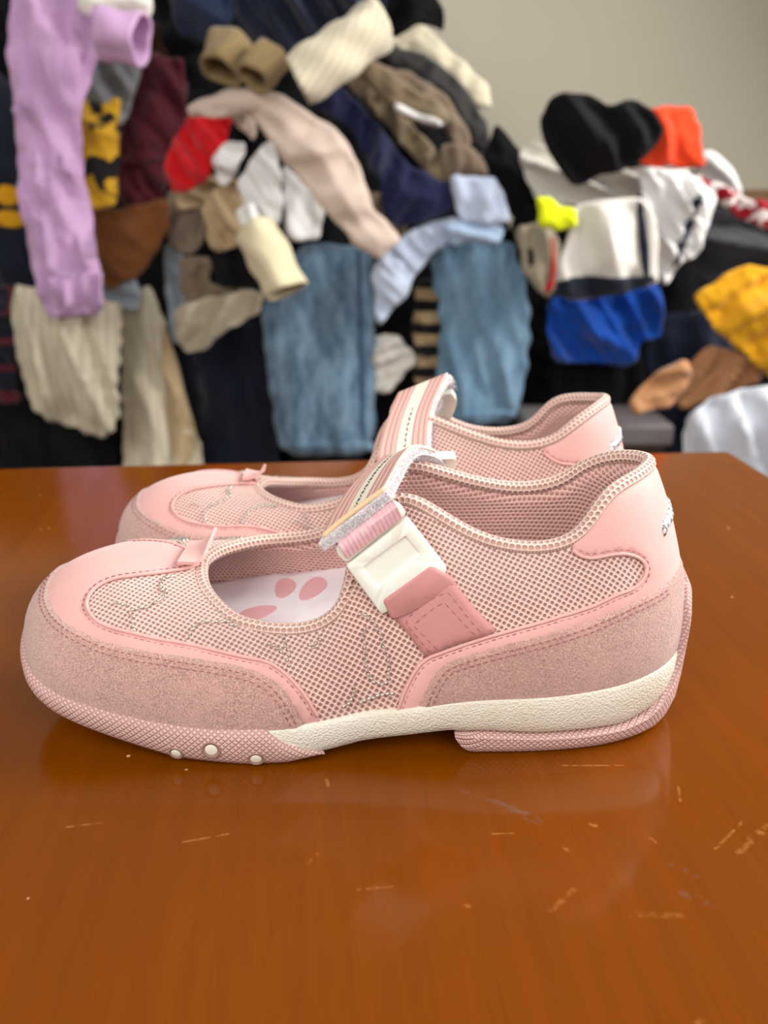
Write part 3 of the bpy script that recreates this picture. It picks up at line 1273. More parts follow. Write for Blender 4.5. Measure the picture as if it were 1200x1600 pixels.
# ---- pull tab at the throat of the toe cap
def ribbon(name, rows, thick, mat, parent, uvs01=False, sub=4, loc_fn=Lc, nflip=1):
    """rows: list of (left, right) points; smooth bent plate with thickness"""
    A = np.array([[np.asarray(a), np.asarray(b)] for a, b in rows], float)
    n = len(A)
    s = np.arange(n)
    ss = np.linspace(0, n - 1, (n - 1) * sub + 1)

    def cr(P, x):
        i = int(min(math.floor(x), n - 2))
        f = x - i
        p0, p1, p2, p3 = P[max(i - 1, 0)], P[i], P[i + 1], P[min(i + 2, n - 1)]
        return 0.5 * ((2 * p1) + (-p0 + p2) * f + (2 * p0 - 5 * p1 + 4 * p2 - p3) * f**2 + (-p0 + 3 * p1 - 3 * p2 + p3) * f**3)

    Lf = np.array([cr(A[:, 0], x) for x in ss])
    Rt = np.array([cr(A[:, 1], x) for x in ss])
    m = 9
    G = np.array([[l + (r - l) * (k / (m - 1)) for k in range(m)] for l, r in zip(Lf, Rt)])
    gu = np.gradient(G, axis=0)
    gv = np.gradient(G, axis=1)
    N = np.cross(gu, gv)
    N /= np.linalg.norm(N, axis=2, keepdims=True) + 1e-12
    if N[..., 2].mean() * nflip < 0:
        N = -N
    nu = len(ss)
    L = np.concatenate([[0], np.cumsum(np.linalg.norm(np.diff(G[:, m // 2], axis=0), axis=1))])
    verts = list((G + N * thick / 2).reshape(-1, 3)) + list((G - N * thick / 2).reshape(-1, 3))
    uv = [(k / (m - 1), L[i]) for i in range(nu) for k in range(m)] * 2
    f = [(i * m + k, (i + 1) * m + k, (i + 1) * m + k + 1, i * m + k + 1) for i in range(nu - 1) for k in range(m - 1)]
    off = nu * m
    f2 = [tuple(q + off for q in x[::-1]) for x in f]
    side = []
    ring = [k for k in range(m)] + [i * m + m - 1 for i in range(1, nu)] + [(nu - 1) * m + k for k in range(m - 2, -1, -1)] + [i * m for i in range(nu - 2, 0, -1)]
    for a, b in zip(ring, ring[1:] + ring[:1]):
        side.append((a, b, b + off, a + off))
    o = link_mesh(name, loc_fn(np.array(verts)), f + f2 + side, mat, parent, uvs=uv)
    fix_normals(o)
    sharp_edges(o, 40)
    return o


ribbon('pull_tab', [((-7.35, 29.35, 5.80), (-7.25, 31.1, 5.88)), ((-6.95, 29.45, 5.74), (-6.9, 31.05, 5.92)), ((-6.7, 29.5, 5.72), (-6.65, 31.05, 6.0)),
                    ((-6.5, 29.7, 5.82), (-6.4, 31.0, 6.2)), ((-6.4, 29.95, 6.0), (-6.2, 30.95, 6.55))], 0.12, NUBUCK, SHOE)

# ---- strap anchor of rose leather on the outer side
anc_px = [(600,940),(675,885),(703,901),(736,943),(776,984),(760,993),(685,1017),(665,1026),(640,993),(624,975),(606,957)]
anc = tvs(anc_px)
anchor = panel('strap_anchor', anc, LEATHER, 0.22, SHOE, spacing=0.2, base=-0.02, edge=0.16)
st_a = tvs([(672,1016),(632,970),(700,924),(754,990)])
st_b = tvs([(684,1012),(646,975),(694,940),(742,990)])
stitches('seam_stitching', [st_a, st_b], STITCH, anchor, 0.2, 0.1, 0.03, 0.225)

# ---- milky buckle: plate plane fitted to the side of the shoe, two clicked-together halves
h_pts = [np.array(hit(695, 888)[0]), np.array(hit(602, 956)[0]), atY(580, 815, 26.75)]
bn = np.cross(h_pts[1] - h_pts[0], h_pts[2] - h_pts[0])
bn /= np.linalg.norm(bn)
if bn[1] > 0:
    bn = -bn
b0 = h_pts[0] + bn * 0.30


def on_buckle(x, y, lift=0.0):
    d = ray(x, y)
    o_ = np.array([0, 0, CAM_H])
    s = ((b0 + bn * lift - o_) @ bn) / (d @ bn)
    return o_ + d * s


def plate(name, px, thick, mat, parent, lift=0.0, bev=0.05, rnd_=1, hole=None):
    pts = [on_buckle(*q) for q in px]
    e1 = pts[1] - pts[0]
    e1 /= np.linalg.norm(e1)
    e2 = np.cross(bn, e1)
    P2 = [np.array([(p - b0) @ e1, (p - b0) @ e2]) for p in pts]
    c = []
    n = len(P2)
    for i in range(n):                # rounded corners
        a, b, d = P2[i - 1], P2[i], P2[(i + 1) % n]
        r1 = min(0.13, np.linalg.norm(a - b) * 0.35)
        r2 = min(0.13, np.linalg.norm(d - b) * 0.35)
        s0 = b + (a - b) / np.linalg.norm(a - b) * r1
        s1_ = b + (d - b) / np.linalg.norm(d - b) * r2
        for f in (0, 0.25, 0.5, 0.75, 1):
            c.append((1 - f)**2 * s0 + 2 * f * (1 - f) * b + f * f * s1_)
    c = np.array(c)
    cen = c.mean(0)
    m = len(c)

    def ringpts(ins_, h):
        q = c + (cen - c) / np.linalg.norm(cen - c, axis=1, keepdims=True) * ins_
        return [b0 + e1 * x + e2 * y + bn * (h + lift) for x, y in q]

    rings = [ringpts(0.0, -thick), ringpts(0, -bev), ringpts(bev * 0.35, -bev * 0.3), ringpts(bev, 0)]
    if hole is not None:
        inset, depth = hole
        rings += [ringpts(inset, 0), ringpts(inset + 0.06, -depth * 0.7), ringpts(inset + 0.1, -depth)]
    verts = [p for r in rings for p in r]
    faces = []
    for i in range(len(rings) - 1):
        for k in range(m):
            q = (k + 1) % m
            faces.append((i * m + k, i * m + q, (i + 1) * m + q, (i + 1) * m + k))
    faces.append(tuple((len(rings) - 1) * m + k for k in range(m)))
    faces.append(tuple(range(m))[::-1])
    o = link_mesh(name, Lc(np.array(verts)), faces, mat, parent)
    fix_normals(o)
    sharp_edges(o, 60)
    return o


def plate_recessed(name, px_out, px_in, thick, depth, mat, parent, M=96):
    """moulded plate with a sunken field: outlines sampled by angle round the field's centre"""
    e1 = on_buckle(*px_in[1]) - on_buckle(*px_in[0])
    e1 /= np.linalg.norm(e1)
    e2 = np.cross(bn, e1)
    to2 = lambda q: np.array([(on_buckle(*q) - b0) @ e1, (on_buckle(*q) - b0) @ e2])
    O2 = np.array(chaikin_c([to2(q) for q in px_out], 0.10))
    I2 = np.array(chaikin_c([to2(q) for q in px_in], 0.07))
    c = I2.mean(0)

    def rad(poly, th):
        d = np.array([math.cos(th), math.sin(th)])
        best = 0
        for p, q in zip(poly, np.roll(poly, -1, 0)):
            den = d[0] * (q - p)[1] - d[1] * (q - p)[0]
            if abs(den) < 1e-12:
                continue
            r_ = ((p - c)[0] * (q - p)[1] - (p - c)[1] * (q - p)[0]) / den
            u = ((p - c)[0] * d[1] - (p - c)[1] * d[0]) / den
            if r_ > 0 and -1e-9 <= u <= 1 + 1e-9:
                best = max(best, r_)
        return best

    ths = np.linspace(0, 2 * math.pi, M, endpoint=False)
    ro = np.array([rad(O2, t) for t in ths])
    ri = np.array([rad(I2, t) for t in ths])
    D = np.stack([np.cos(ths), np.sin(ths)], 1)
    rings = [(ro, -thick), (ro, -0.07), (ro - 0.02, -0.025), (ro - 0.06, 0.0), (ri + 0.03, 0.0), (ri, -0.015), (ri - 0.04, -depth), (ri * 0.5, -depth)]
    verts = []
    for r_, h in rings:
        for d, r1 in zip(D, r_):
            q = c + d * r1
            verts.append(b0 + e1 * q[0] + e2 * q[1] + bn * h)
    faces = [(i * M + k, i * M + (k + 1) % M, (i + 1) * M + (k + 1) % M, (i + 1) * M + k) for i in range(len(rings) - 1) for k in range(M)]
    faces += [tuple((len(rings) - 1) * M + k for k in range(M)), tuple(range(M))[::-1]]
    o = link_mesh(name, Lc(np.array(verts)), faces, mat, parent)
    fix_normals(o)
    sharp_edges(o, 38)
    return o


def chaikin_c(P2, r):
    out = []
    n = len(P2)
    for i in range(n):
        a, b, d = P2[i - 1], P2[i], P2[(i + 1) % n]
        s0 = b + (a - b) / np.linalg.norm(a - b) * min(r, np.linalg.norm(a - b) * 0.4)
        s1_ = b + (d - b) / np.linalg.norm(d - b) * min(r, np.linalg.norm(d - b) * 0.4)
        for f in (0, 0.25, 0.5, 0.75, 1):
            out.append((1 - f)**2 * s0 + 2 * f * (1 - f) * b + f * f * s1_)
    return out


buckle = plate_recessed('buckle', [(541,885),(638,808),(699,886),(697,898),(597,962)], [(565,888),(634,837),(657,865),(591,918)], 0.34, 0.09, PLASTIC, SHOE)
plate('buckle_clip', [(524,855),(612,782),(629,790),(636,804),(541,881),(528,868)], 0.30, PLASTIC, buckle, lift=-0.04)
plate('strap_fold', [(597,938),(674,883),(708,903),(716,916),(690,928),(640,958),(612,968)], 0.42, LEATHER, anchor, lift=0.10, bev=0.12)

# ---- lower strap leaving the buckle, velcro, folded-back striped strap
woven_rows = [(on_buckle(541, 872, 0.02), on_buckle(627, 808, 0.02)), (on_buckle(529, 850, 0.06), on_buckle(617, 786, 0.06)),
              (atY(519, 828, 27.3), atY(605, 765, 27.8)), (atY(548, 790, 29.2), atY(622, 738, 29.6))]
ribbon('lower_strap', woven_rows, 0.12, WOVEN, SHOE)


def strap(rows, parent, end_at=0):
    rows = [(np.asarray(a), np.asarray(b)) for a, b in rows]
    s_ = ribbon('striped_strap', rows, 0.14, STRAPTOP, parent)
    # velcro layer just under it, reaching out a little at the back edge and the end
    low_rows = []
    for i, (a, b) in enumerate(rows):
        w = (b - a) / np.linalg.norm(b - a)
        dz = np.array([0, -0.06 if i < 2 else 0.02, -0.26])
        low_rows.append((a + dz - w * 0.02, b + dz + w * 0.2))
    fwd = low_rows[0][0] - low_rows[1][0]
    fwd = fwd / np.linalg.norm(fwd) * 0.12
    low_rows[0] = (low_rows[0][0] + fwd, low_rows[0][1] + fwd)
    vel = ribbon('velcro_lining', low_rows, 0.34, FUZZ, parent)
    rnd = random.Random(9)
    fv, ff = [], []
    edge = [r_[1] for r_ in low_rows[:6]] + []
    edge_pts = list(resample(edge, 0.02)) + list(resample([low_rows[0][0], low_rows[0][1]], 0.012))
    for q in edge_pts:
        for _ in range(3):
            b_ = q + np.array([rnd.uniform(-0.12, 0.1), rnd.uniform(-0.08, 0.08), rnd.uniform(-0.16, 0.16)])
            d_ = np.array([rnd.uniform(-0.6, 1.0), rnd.uniform(-1.0, 0.4), rnd.uniform(-0.7, 0.7)])
            d_ = d_ / np.linalg.norm(d_) * rnd.uniform(0.06, 0.2)
            sd_ = np.cross(d_, [0.3, 0.5, 0.8])
            sd_ = sd_ / (np.linalg.norm(sd_) + 1e-9) * 0.008
            k = len(fv)
            fv += [b_ - sd_, b_ + sd_, b_ + d_ * 0.6 + sd_, b_ + d_ + np.array([0.02, 0, 0.02])]
            ff += [(k, k + 1, k + 2), (k, k + 2, k + 3)]
    link_mesh('velcro_fibres', Lc(np.array(fv)), ff, FUZZ, vel)['kind'] = 'stuff'
    # dark woven line along the middle of the stripe
    Pc = resample(chaikin([a * 0.47 + b * 0.53 for a, b in rows], 2), 0.05)
    Ac = resample(chaikin([b - a for a, b in rows], 2), 0.05)
    Tc = np.gradient(Pc, axis=0)
    Wc = np.array([np.array([np.interp(u, np.linspace(0, 1, len(Ac)), Ac[:, k]) for k in range(3)]) for u in np.linspace(0, 1, len(Pc))])
    Nc = np.cross(Tc, Wc)
    Nc /= np.linalg.norm(Nc, axis=1, keepdims=True) + 1e-9
    if Nc[:, 2].mean() < 0:
        Nc = -Nc
    P = Pc + Nc * 0.10
    verts, faces = [], []
    for i in range(0, len(P) - 4, 5):
        a, b = P[i], P[i + 3]
        d = (b - a) / (np.linalg.norm(b - a) + 1e-9)
        sd = np.cross(d, Nc[i])
        k = len(verts)
        sh = sd * 0.02 * (1 if (i // 5) % 2 else -1)
        up_ = Nc[i] * 0.03
        verts += [a + sd * 0.03 + sh, a + up_ + sh, a - sd * 0.03 + sh, b + sd * 0.03 - sh, b + up_ - sh, b - sd * 0.03 - sh]
        faces += [(k, k + 3, k + 4, k + 1), (k + 1, k + 4, k + 5, k + 2)]
    link_mesh('centre_stitching', Lc(np.array(verts)), faces, DARKTHREAD, s_)['kind'] = 'stuff'
    return s_


near_rows = [(atY(505, 838, 26.2), atY(601, 764, 26.8)), (atY(524, 800, 27.5), atY(615, 738, 28.1)),
             (atY(553, 758, 29.2), atY(630, 712, 29.8)), (atY(592, 722, 30.7), atY(650, 697, 31.1)),
             ((0.1, 31.7, 9.0), (2.0, 31.9, 9.1)), ((-0.1, 32.6, 7.9), (2.2, 32.7, 7.9)), ((-0.2, 33.3, 6.3), (2.3, 33.2, 6.2)), ((-0.1, 33.6, 4.4), (2.4, 33.5, 4.4))]
near_strap = strap(near_rows, SHOE)
e_a, e_b = near_rows[0]
tube('strap_end_trim', resample(chaikin([e_a, e_a * 0.75 + e_b * 0.25 + np.array([0, 0, 0.05]), (e_a + e_b) / 2 + np.array([0, 0, 0.06]), e_b], 2), 0.1), 0.10, ELASTIC, near_strap, seg=8)
# plastic loop on the inner side
ribbon('strap_loop', [((0.3, 31.75, 9.0), (2.55, 31.9, 9.05)), ((0.1, 32.2, 8.75), (2.7, 32.35, 8.75)), ((0.0, 32.8, 7.9), (2.6, 32.9, 7.9))], 0.3, PLASTIC, SHOE)

# ------------------------------------------------------------------ the other shoe of the pair (mirror image)
ORG2 = np.array([-0.2, 39.85, 0.0])
SHOE2 = empty('mary_jane_shoe', W(ORG2))
tag(SHOE2, 'farther pink mesh-and-suede strap shoe standing behind the first, partly hidden by it', 'shoe', 'pair of pink strap shoes')
MIR = Matrix.Scale(-1, 4, Vector((0, 1, 0)))
SKIP = ('striped_strap', 'velcro_lining', 'strap_end_trim', 'lower_strap', 'centre_stitching', 'strap_loop')


def mirror_copy(o, parent):
    c = o.copy()
    me = o.data.copy()
    me.transform(MIR)
    me.flip_normals()
    c.data = me
    COL.objects.link(c)
    c.parent = parent
    for ch in list(o.children):
        mirror_copy(ch, c)
    return c


for ch in list(SHOE.children):
    if ch.name.split('.')[0] in SKIP:
        continue
    mirror_copy(ch, SHOE2)
_L1 = Lc


def Lc(p):                                    # parts of the second shoe
    return (np.asarray(p) - ORG2) / 100


def ribbon2(name, rows, thick, mat, parent):
    return ribbon(name, rows, thick, mat, parent, loc_fn=lambda p: (np.asarray(p) - ORG2) / 100)


_rb = ribbon
ribbon = lambda name, rows, thick, mat, parent, **k: _rb(name, rows, thick, mat, parent, loc_fn=Lc)
far_rows = [((0.3, 36.7, 4.4), (2.6, 36.8, 4.6)), (atY(592, 760, 36.6), atY(668, 752, 36.9)), (atY(590, 712, 37.2), atY(666, 700, 37.6)),
            (atY(604, 660, 38.2), atY(672, 640, 38.6)), (atY(622, 618, 39.3), atY(697, 586, 39.7)),
            ((0.6, 40.7, 9.3), (3.0, 41.0, 9.9)), ((0.3, 42.0, 8.4), (2.9, 42.3, 8.6))]
far_strap = strap(far_rows, SHOE2)
ribbon('strap_loop', [((0.9, 40.5, 9.5), (3.1, 40.6, 9.6)), ((0.8, 41.2, 9.0), (3.4, 41.3, 9.0)), ((0.7, 42.0, 8.0), (3.2, 42.1, 8.0))], 0.3, PLASTIC, SHOE2)
for ch in SHOE2.children:
    if ch.name.startswith('buckle'):
        ch.location = (0.009, 0, -0.009)

# ------------------------------------------------------------------ heap of clothes against the wall
FLOOR = -TABLE_Z * 100


def m_cloth(name, c, c2=None, kind='plain', scale=1.0, rot=0.0, rough=0.9, sheen=0.2):
    t = NT(name)
    uv = t.coord('UV', rot)
    x, y, _ = t.sep(uv)
    v = t.coord('Object')
    n = t.noise(v, 9, 4, 0.6)
    fine = t.noise(v, 420, 2)
    base = t.mix(n, tuple(k * 0.86 for k in c), tuple(min(1, k * 1.1) for k in c))
    if kind == 'stripe':
        base = t.mix(t.smooth(t.math('SINE', t.math('MULTIPLY', x, 6.2832 / scale)), -0.15, 0.15), base, c2)
    elif kind == 'rib':
        r = t.math('SINE', t.math('MULTIPLY', x, 6.2832 / scale))
        base = t.mix(t.smooth(r, -1.0, 1.0), tuple(k * 0.8 for k in c), base)
    elif kind == 'blotch':
        b = t.noise(t.coord('UV', rot, (1 / scale, 1 / scale, 1)), 1.0, 2, 0.5)
        base = t.mix(t.smooth(b, 0.50, 0.55), base, c2)
    elif kind == 'denim':
        b = t.noise(t.coord('UV', rot, (1 / scale, 0.35 / scale, 1)), 1.0, 6, 0.7)
        base = t.mix(t.smooth(b, 0.32, 0.68), base, c2)
    elif kind == 'plaid':
        a = t.smooth(t.math('SINE', t.math('MULTIPLY', x, 6.2832 / scale)), 0.7, 0.85)
        b = t.smooth(t.math('SINE', t.math('MULTIPLY', y, 6.2832 / scale)), 0.7, 0.85)
        base = t.mix(t.math('MULTIPLY', t.math('MAXIMUM', a, b), 0.7), base, c2)
    t.color(base)
    t.bump(fine, 0.25, 0.001)
    return t.set(rough=rough, sheen=sheen, spec=0.15)


def soft_corners(P, cut=0.10):
    out = []
    n = len(P)
    for i in range(n):
        a, b = P[i], P[(i + 1) % n]
        out += [a * (1 - cut) + b * cut, a * 0.5 + b * 0.5, a * cut + b * (1 - cut)]
    # bend the straight runs a little so that edges read as cloth
    out = np.array(out)
    return 0.12 * (np.roll(out, 1, 0) + np.roll(out, -1, 0)) + 0.76 * out


class Garment:
    def __init__(self, poly_px, Y, depth, seed, fold_amp=1.2, fold_len=9.0, fold_dir=None, round_=7.0, crumple=1.0, back=0.3, tilt=0.0, ragged=0.5):
        rnd = random.Random(seed)
        self.Y, self.depth, self.round = Y, depth, round_
        self.back = back
        self.tilt = tilt
        P = np.array([atY(x, y, Y)[[0, 2]] for x, y in poly_px])
        P = np.array(soft_corners(P))
        per = np.linalg.norm(np.roll(P, -1, 0) - P, axis=1).sum()
        self.step = max(0.55, min(1.3, per / 130))
        lp = resample(P, self.step, True)
        tn = np.roll(lp, -1, 0) - np.roll(lp, 1, 0)
        tn /= np.linalg.norm(tn, axis=1, keepdims=True) + 1e-9
        nn = np.column_stack([tn[:, 1], -tn[:, 0]])
        sl_ = np.arange(len(lp)) * self.step
        Lt = sl_[-1] + self.step
        jig = 0
        for _ in range(4):                     # uneven hem, periodic along the outline
            m_ = max(1, round(Lt / rnd.uniform(3.0, 11.0)))
            jig = jig + rnd.uniform(0.12, 0.3) * ragged * np.sin(sl_ / Lt * 6.2832 * m_ + rnd.uniform(0, 6.28))
        self.loop = lp + nn * jig[:, None]
        self.c = self.loop.mean(0)
        self.zmid = self.loop[:, 1].mean()
        a = fold_dir if fold_dir is not None else rnd.uniform(0, math.pi)
        self.f = []
        for i in range(4):
            th = a + rnd.uniform(-0.22, 0.22)
            self.f.append((math.cos(th), math.sin(th), fold_len * rnd.uniform(0.45, 1.5), rnd.uniform(0, 6.28), fold_amp * rnd.uniform(0.4, 1.0) / (1 + 0.3 * i)))
        self.w = [(rnd.uniform(0.06, 0.16), rnd.uniform(0.06, 0.16), rnd.uniform(0, 6.28)) for _ in range(3)]
        self.fold_warp = 0.55
        self.cr = []
        for i in range(6):                     # crumple: shorter creases, loosely along the folds
            th = a + rnd.gauss(0, 0.6)
            L = rnd.uniform(4.0, 10.0)
            self.cr.append((math.cos(th) / L, math.sin(th) / L, rnd.uniform(0, 6.28), L * 0.022 * crumple))
        self.ew = [(rnd.uniform(-0.3, 0.3), rnd.uniform(-0.3, 0.3), rnd.uniform(0, 6.28), rnd.uniform(0.3, 0.8)) for _ in range(3)]

    def wave(self, p):
        """the whole cloth, edges too, sways in depth"""
        return sum(A * np.sin(p[:, 0] * a + p[:, 1] * b + c) for a, b, c, A in self.ew) + self.tilt * (p[:, 1] - self.zmid)

    def front(self, p):
        d = dist_to_loop(p, self.loop)
        k = np.clip(d / self.round, 0, 1)
        bulge = k * k * (3 - 2 * k)
        e = np.clip(d / 0.9, 0, 1)
        edge = np.sqrt(np.clip(1 - (1 - e)**2, 0, 1))
        warp = sum(np.sin(p[:, 0] * a + p[:, 1] * b + c) for a, b, c in self.w) * self.fold_warp
        f = 0
        for cx, cz, L, ph, A in self.f:
            s = np.sin((p[:, 0] * cx + p[:, 1] * cz) * 3.1416 / L + ph + warp)
            f = f + A * ((1 - np.abs(s))**1.6 * 2.2 - 0.8)
        for cx, cz, ph, A in self.cr:
            s = np.sin((p[:, 0] * cx + p[:, 1] * cz) * 6.2832 + ph + 1.3 * warp)
            f = f + A * (1 - np.abs(s) * 1.6)
        f = f * np.clip(0.25 + d / 1.6, 0, 1)
        return self.Y - 0.8 * edge - 0.55 * self.depth * bulge - f - self.wave(p), bulge

    def build(self, name, mat, parent=None, origin=None):
        v, fs = cdt_fill(self.loop, self.step * 1.1)
        y, shape = self.front(v)
        n = len(v)
        F = np.column_stack([v[:, 0], y, v[:, 1]])
        Bk = np.column_stack([v[:, 0], self.Y + 0.5 - self.wave(v) + self.depth * self.back * shape, v[:, 1]])
        be_ = boundary_edges(fs)
        faces = list(fs) + [tuple(q + n for q in f[::-1]) for f in fs] + [(b, a, a + n, b + n) for a, b in be_]
        org = np.array([self.c[0], self.Y, self.loop[:, 1].min()]) if origin is None else origin
        self.org = org
        uv = np.vstack([v - self.c, v - self.c])
        o = link_mesh(name, (np.vstack([F, Bk]) - org) / 100, faces, mat, parent, uvs=uv, loc=W(org) if parent is None else None)
        fix_normals(o)
        return o

    def patch(self, name, poly_px, mat, parent, lift=0.5, smooth_=1):
        """a trim lying on this garment's front"""
        P = np.array([atY(x, y, self.Y - self.depth * 0.5 - 1)[[0, 2]] for x, y in poly_px])
        if smooth_:
            P = np.array(chaikin(P, smooth_, True))
        loop = resample(P, 0.8, True)
        v, fs = cdt_fill(loop, 1.0)
        y, _ = self.front(v)
        n = len(v)
        F = np.column_stack([v[:, 0], y - lift, v[:, 1]])
        Bk = np.column_stack([v[:, 0], y + 0.4, v[:, 1]])
        be_ = boundary_edges(fs)
        faces = list(fs) + [tuple(q + n for q in f[::-1]) for f in fs] + [(b, a, a + n, b + n) for a, b in be_]
        o = link_mesh(name, (np.vstack([F, Bk]) - self.org) / 100, faces, mat, parent, uvs=np.vstack([v - self.c, v - self.c]))
        fix_normals(o)
        return o


_seed = [100]


def cloth(name, label, cat, poly_px, Y, depth, mat, parts=(), **kw):
    """parts: (part name, pixel outline, material, lift)"""
    _seed[0] += 1
    g = Garment(poly_px, Y, depth, _seed[0], **kw)
    if parts:
        root = empty(name, (0, 0, 0))
        g.org = np.array([g.c[0], g.Y, g.loop[:, 1].min()])
        root.location = W(g.org)
        body = g.build('body', mat, root, g.org)
        for pn, pp, pm, lf in parts:
            g.patch(pn, pp, pm, root, lf)
        o = root
    else:
        o = g.build(name, mat)
    tag(o, label, cat, 'clothes heaped by the wall')
    return o


def sleeve(name, label, cat, path, w, h, mat, lining=None, cuff=None, seed=0):
    """open-ended cloth tube: path = (px, py, Y) from the open end inwards; half width w, half height h in cm"""
    P = np.array([atY(*q) for q in path])
    P = resample(chaikin(P, 2), 0.7)
    n, seg = len(P), 30
    T = np.gradient(P, axis=0)
    T /= np.linalg.norm(T, axis=1, keepdims=True)
    rnd = random.Random(seed + 7)
    ph = [rnd.uniform(0, 6.28) for _ in range(6)]
    org = P[0].copy()
    org[2] = P[:, 2].min() - h
    D = np.concatenate([[0], np.cumsum(np.linalg.norm(np.diff(P, axis=0), axis=1))])

    def ring(i, shrink):
        t = T[i]
        a = np.cross(t, [0, 0.35, 1.0])
        a /= np.linalg.norm(a)
        b = np.cross(a, t)
        pts = []
        for k in range(seg):
            th = 2 * math.pi * k / seg
            r = 1 + 0.07 * math.sin(3 * th + ph[0] + D[i] * 0.25) + 0.05 * math.sin(5 * th + ph[1] - D[i] * 0.4) + 0.05 * math.sin(D[i] * 1.1 + ph[2] + 2 * th)
            pts.append(P[i] + a * math.cos(th) * (w - shrink) * r + b * math.sin(th) * (h - shrink) * r)
        return pts

    def shell(i0, i1, grow, mat_, nm, parent):
        rows = [ring(i, -grow) for i in range(i0, i1)]
        inner_ = [ring(i, 0.5) for i in range(min(i1, i0 + 9) - 1, i0 - 1, -1)]
        rows = inner_ + rows
        v_, f_, uv_ = [], [], []
        for j, r_ in enumerate(rows):
            for k in range(seg):
                v_.append(r_[k])
                uv_.append((k * 2 * math.pi * w / seg, j * 0.7))
        for j in range(len(rows) - 1):
            for k in range(seg):
                q = (k + 1) % seg
                f_.append((j * seg + k, j * seg + q, (j + 1) * seg + q, (j + 1) * seg + k))
        f_.append(tuple(range(seg)))
        f_.append(tuple((len(rows) - 1) * seg + k for k in range(seg)))
        o_ = link_mesh(nm, (np.array(v_) - org) / 100, f_, mat_, parent, uvs=uv_, loc=W(org) if parent is None else None)
        fix_normals(o_)
        return o_

    if cuff is None:
        o = shell(0, n, 0.0, mat, name, None)
    else:
        o = empty(name, W(org))
        shell(2, n, 0.0, mat, 'body', o)
        shell(0, 6, 0.35, cuff, 'cuff', o)
    return tag(o, label, cat, 'clothes heaped by the wall')


C = {}
def cm(key, c, *a, **k):
    C[key] = m_cloth(key, c, *a, **k)
    return C[key]


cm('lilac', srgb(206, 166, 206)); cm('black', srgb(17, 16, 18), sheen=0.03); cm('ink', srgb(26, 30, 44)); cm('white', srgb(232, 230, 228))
cm('maroon', srgb(84, 28, 40)); cm('brown', srgb(120, 72, 36)); cm('grey', srgb(152, 156, 160)); cm('bluegrey', srgb(150, 160, 170))
cm('creamknit', srgb(212, 202, 178), None, 'rib', 1.3); cm('beige', srgb(184, 160, 124)); cm('taupe', srgb(206, 186, 172)); cm('red', srgb(208, 24, 32))
cm('navy', srgb(30, 34, 68)); cm('khaki', srgb(128, 112, 88)); cm('charcoal', srgb(62, 60, 60)); cm('ivory', srgb(226, 216, 188)); cm('greybrown', srgb(128, 110, 92))
cm('olive', srgb(150, 128, 88), None, 'rib', 1.0); cm('paleblue', srgb(176, 198, 226)); cm('iceblue', srgb(200, 212, 234))
cm('denim', srgb(66, 90, 112), srgb(126, 154, 176), 'denim', 3.2); cm('denim2', srgb(88, 120, 144), srgb(128, 160, 184), 'denim', 4.0)
cm('giraffe', srgb(232, 180, 50), srgb(34, 32, 34), 'blotch', 5.0); cm('stripes', srgb(26, 24, 26), srgb(196, 170, 130), 'stripe', 4.2, math.pi / 2)
cm('creamstripe', srgb(222, 212, 186), None, 'rib', 1.2, 0.6); cm('orange', srgb(240, 72, 32)); cm('neon', srgb(222, 232, 20)); cm('offwhite', srgb(226, 220, 210))
cm('royal', srgb(14, 74, 170)); cm('mustard', srgb(220, 160, 24)); cm('darkgrey', srgb(58, 58, 62)); cm('stone', srgb(172, 160, 138)); cm('tan', srgb(186, 134, 92), rough=0.6)
cm('redprint', srgb(150, 24, 36), srgb(226, 214, 210), 'blotch', 2.4); cm('plaid', srgb(28, 28, 40), srgb(110, 40, 50), 'plaid', 5.0)
cm('darknavy', srgb(24, 30, 50)); cm('slate', srgb(40, 52, 78)); cm('ivoryrib', srgb(228, 216, 180), None, 'rib', 1.0); cm('boxgrey', srgb(150, 150, 154), rough=0.5); cm('bag', srgb(206, 210, 220), rough=0.35); cm('denimdark', srgb(58, 84, 112)); cm('darkbrown', srgb(64, 36, 26))

# unseen core of both heaps to the floor, black for shade between clothes
def fl(x, Y):                                  # pixel row of the floor under column x at depth Y
    lo, hi = 0, 6000
    for _ in range(40):
        m_ = (lo + hi) / 2
        if atY(x, m_, Y)[2] > FLOOR:
            lo = m_
        else:
            hi = m_
    return lo


V = 0.06                                       # fold direction of hanging cloth
fb = fl(600, 208) - 6
cloth('clothes_mound', 'big mound of clothes, black for shaded gaps behind the hanging jeans and jackets', 'clothes',
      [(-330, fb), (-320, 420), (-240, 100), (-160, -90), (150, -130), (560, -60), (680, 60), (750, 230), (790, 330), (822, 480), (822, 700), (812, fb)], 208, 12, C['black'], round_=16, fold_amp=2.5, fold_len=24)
cloth('clothes_mound', 'mound of clothes, black for shaded gaps under the white jackets and mustard sweater', 'clothes',
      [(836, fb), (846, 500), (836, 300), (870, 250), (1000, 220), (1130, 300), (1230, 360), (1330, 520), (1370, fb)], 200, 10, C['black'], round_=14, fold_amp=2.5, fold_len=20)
cloth('coat', 'black cloth added to darken the gap between the two heaps', 'coat', [(796,330),(850,330),(880,480),(880,fl(880,186)),(780,fl(780,186)),(800,560)], 186, 5, C['black'], fold_dir=V)  # added filler, its black stands in for shade between the heaps

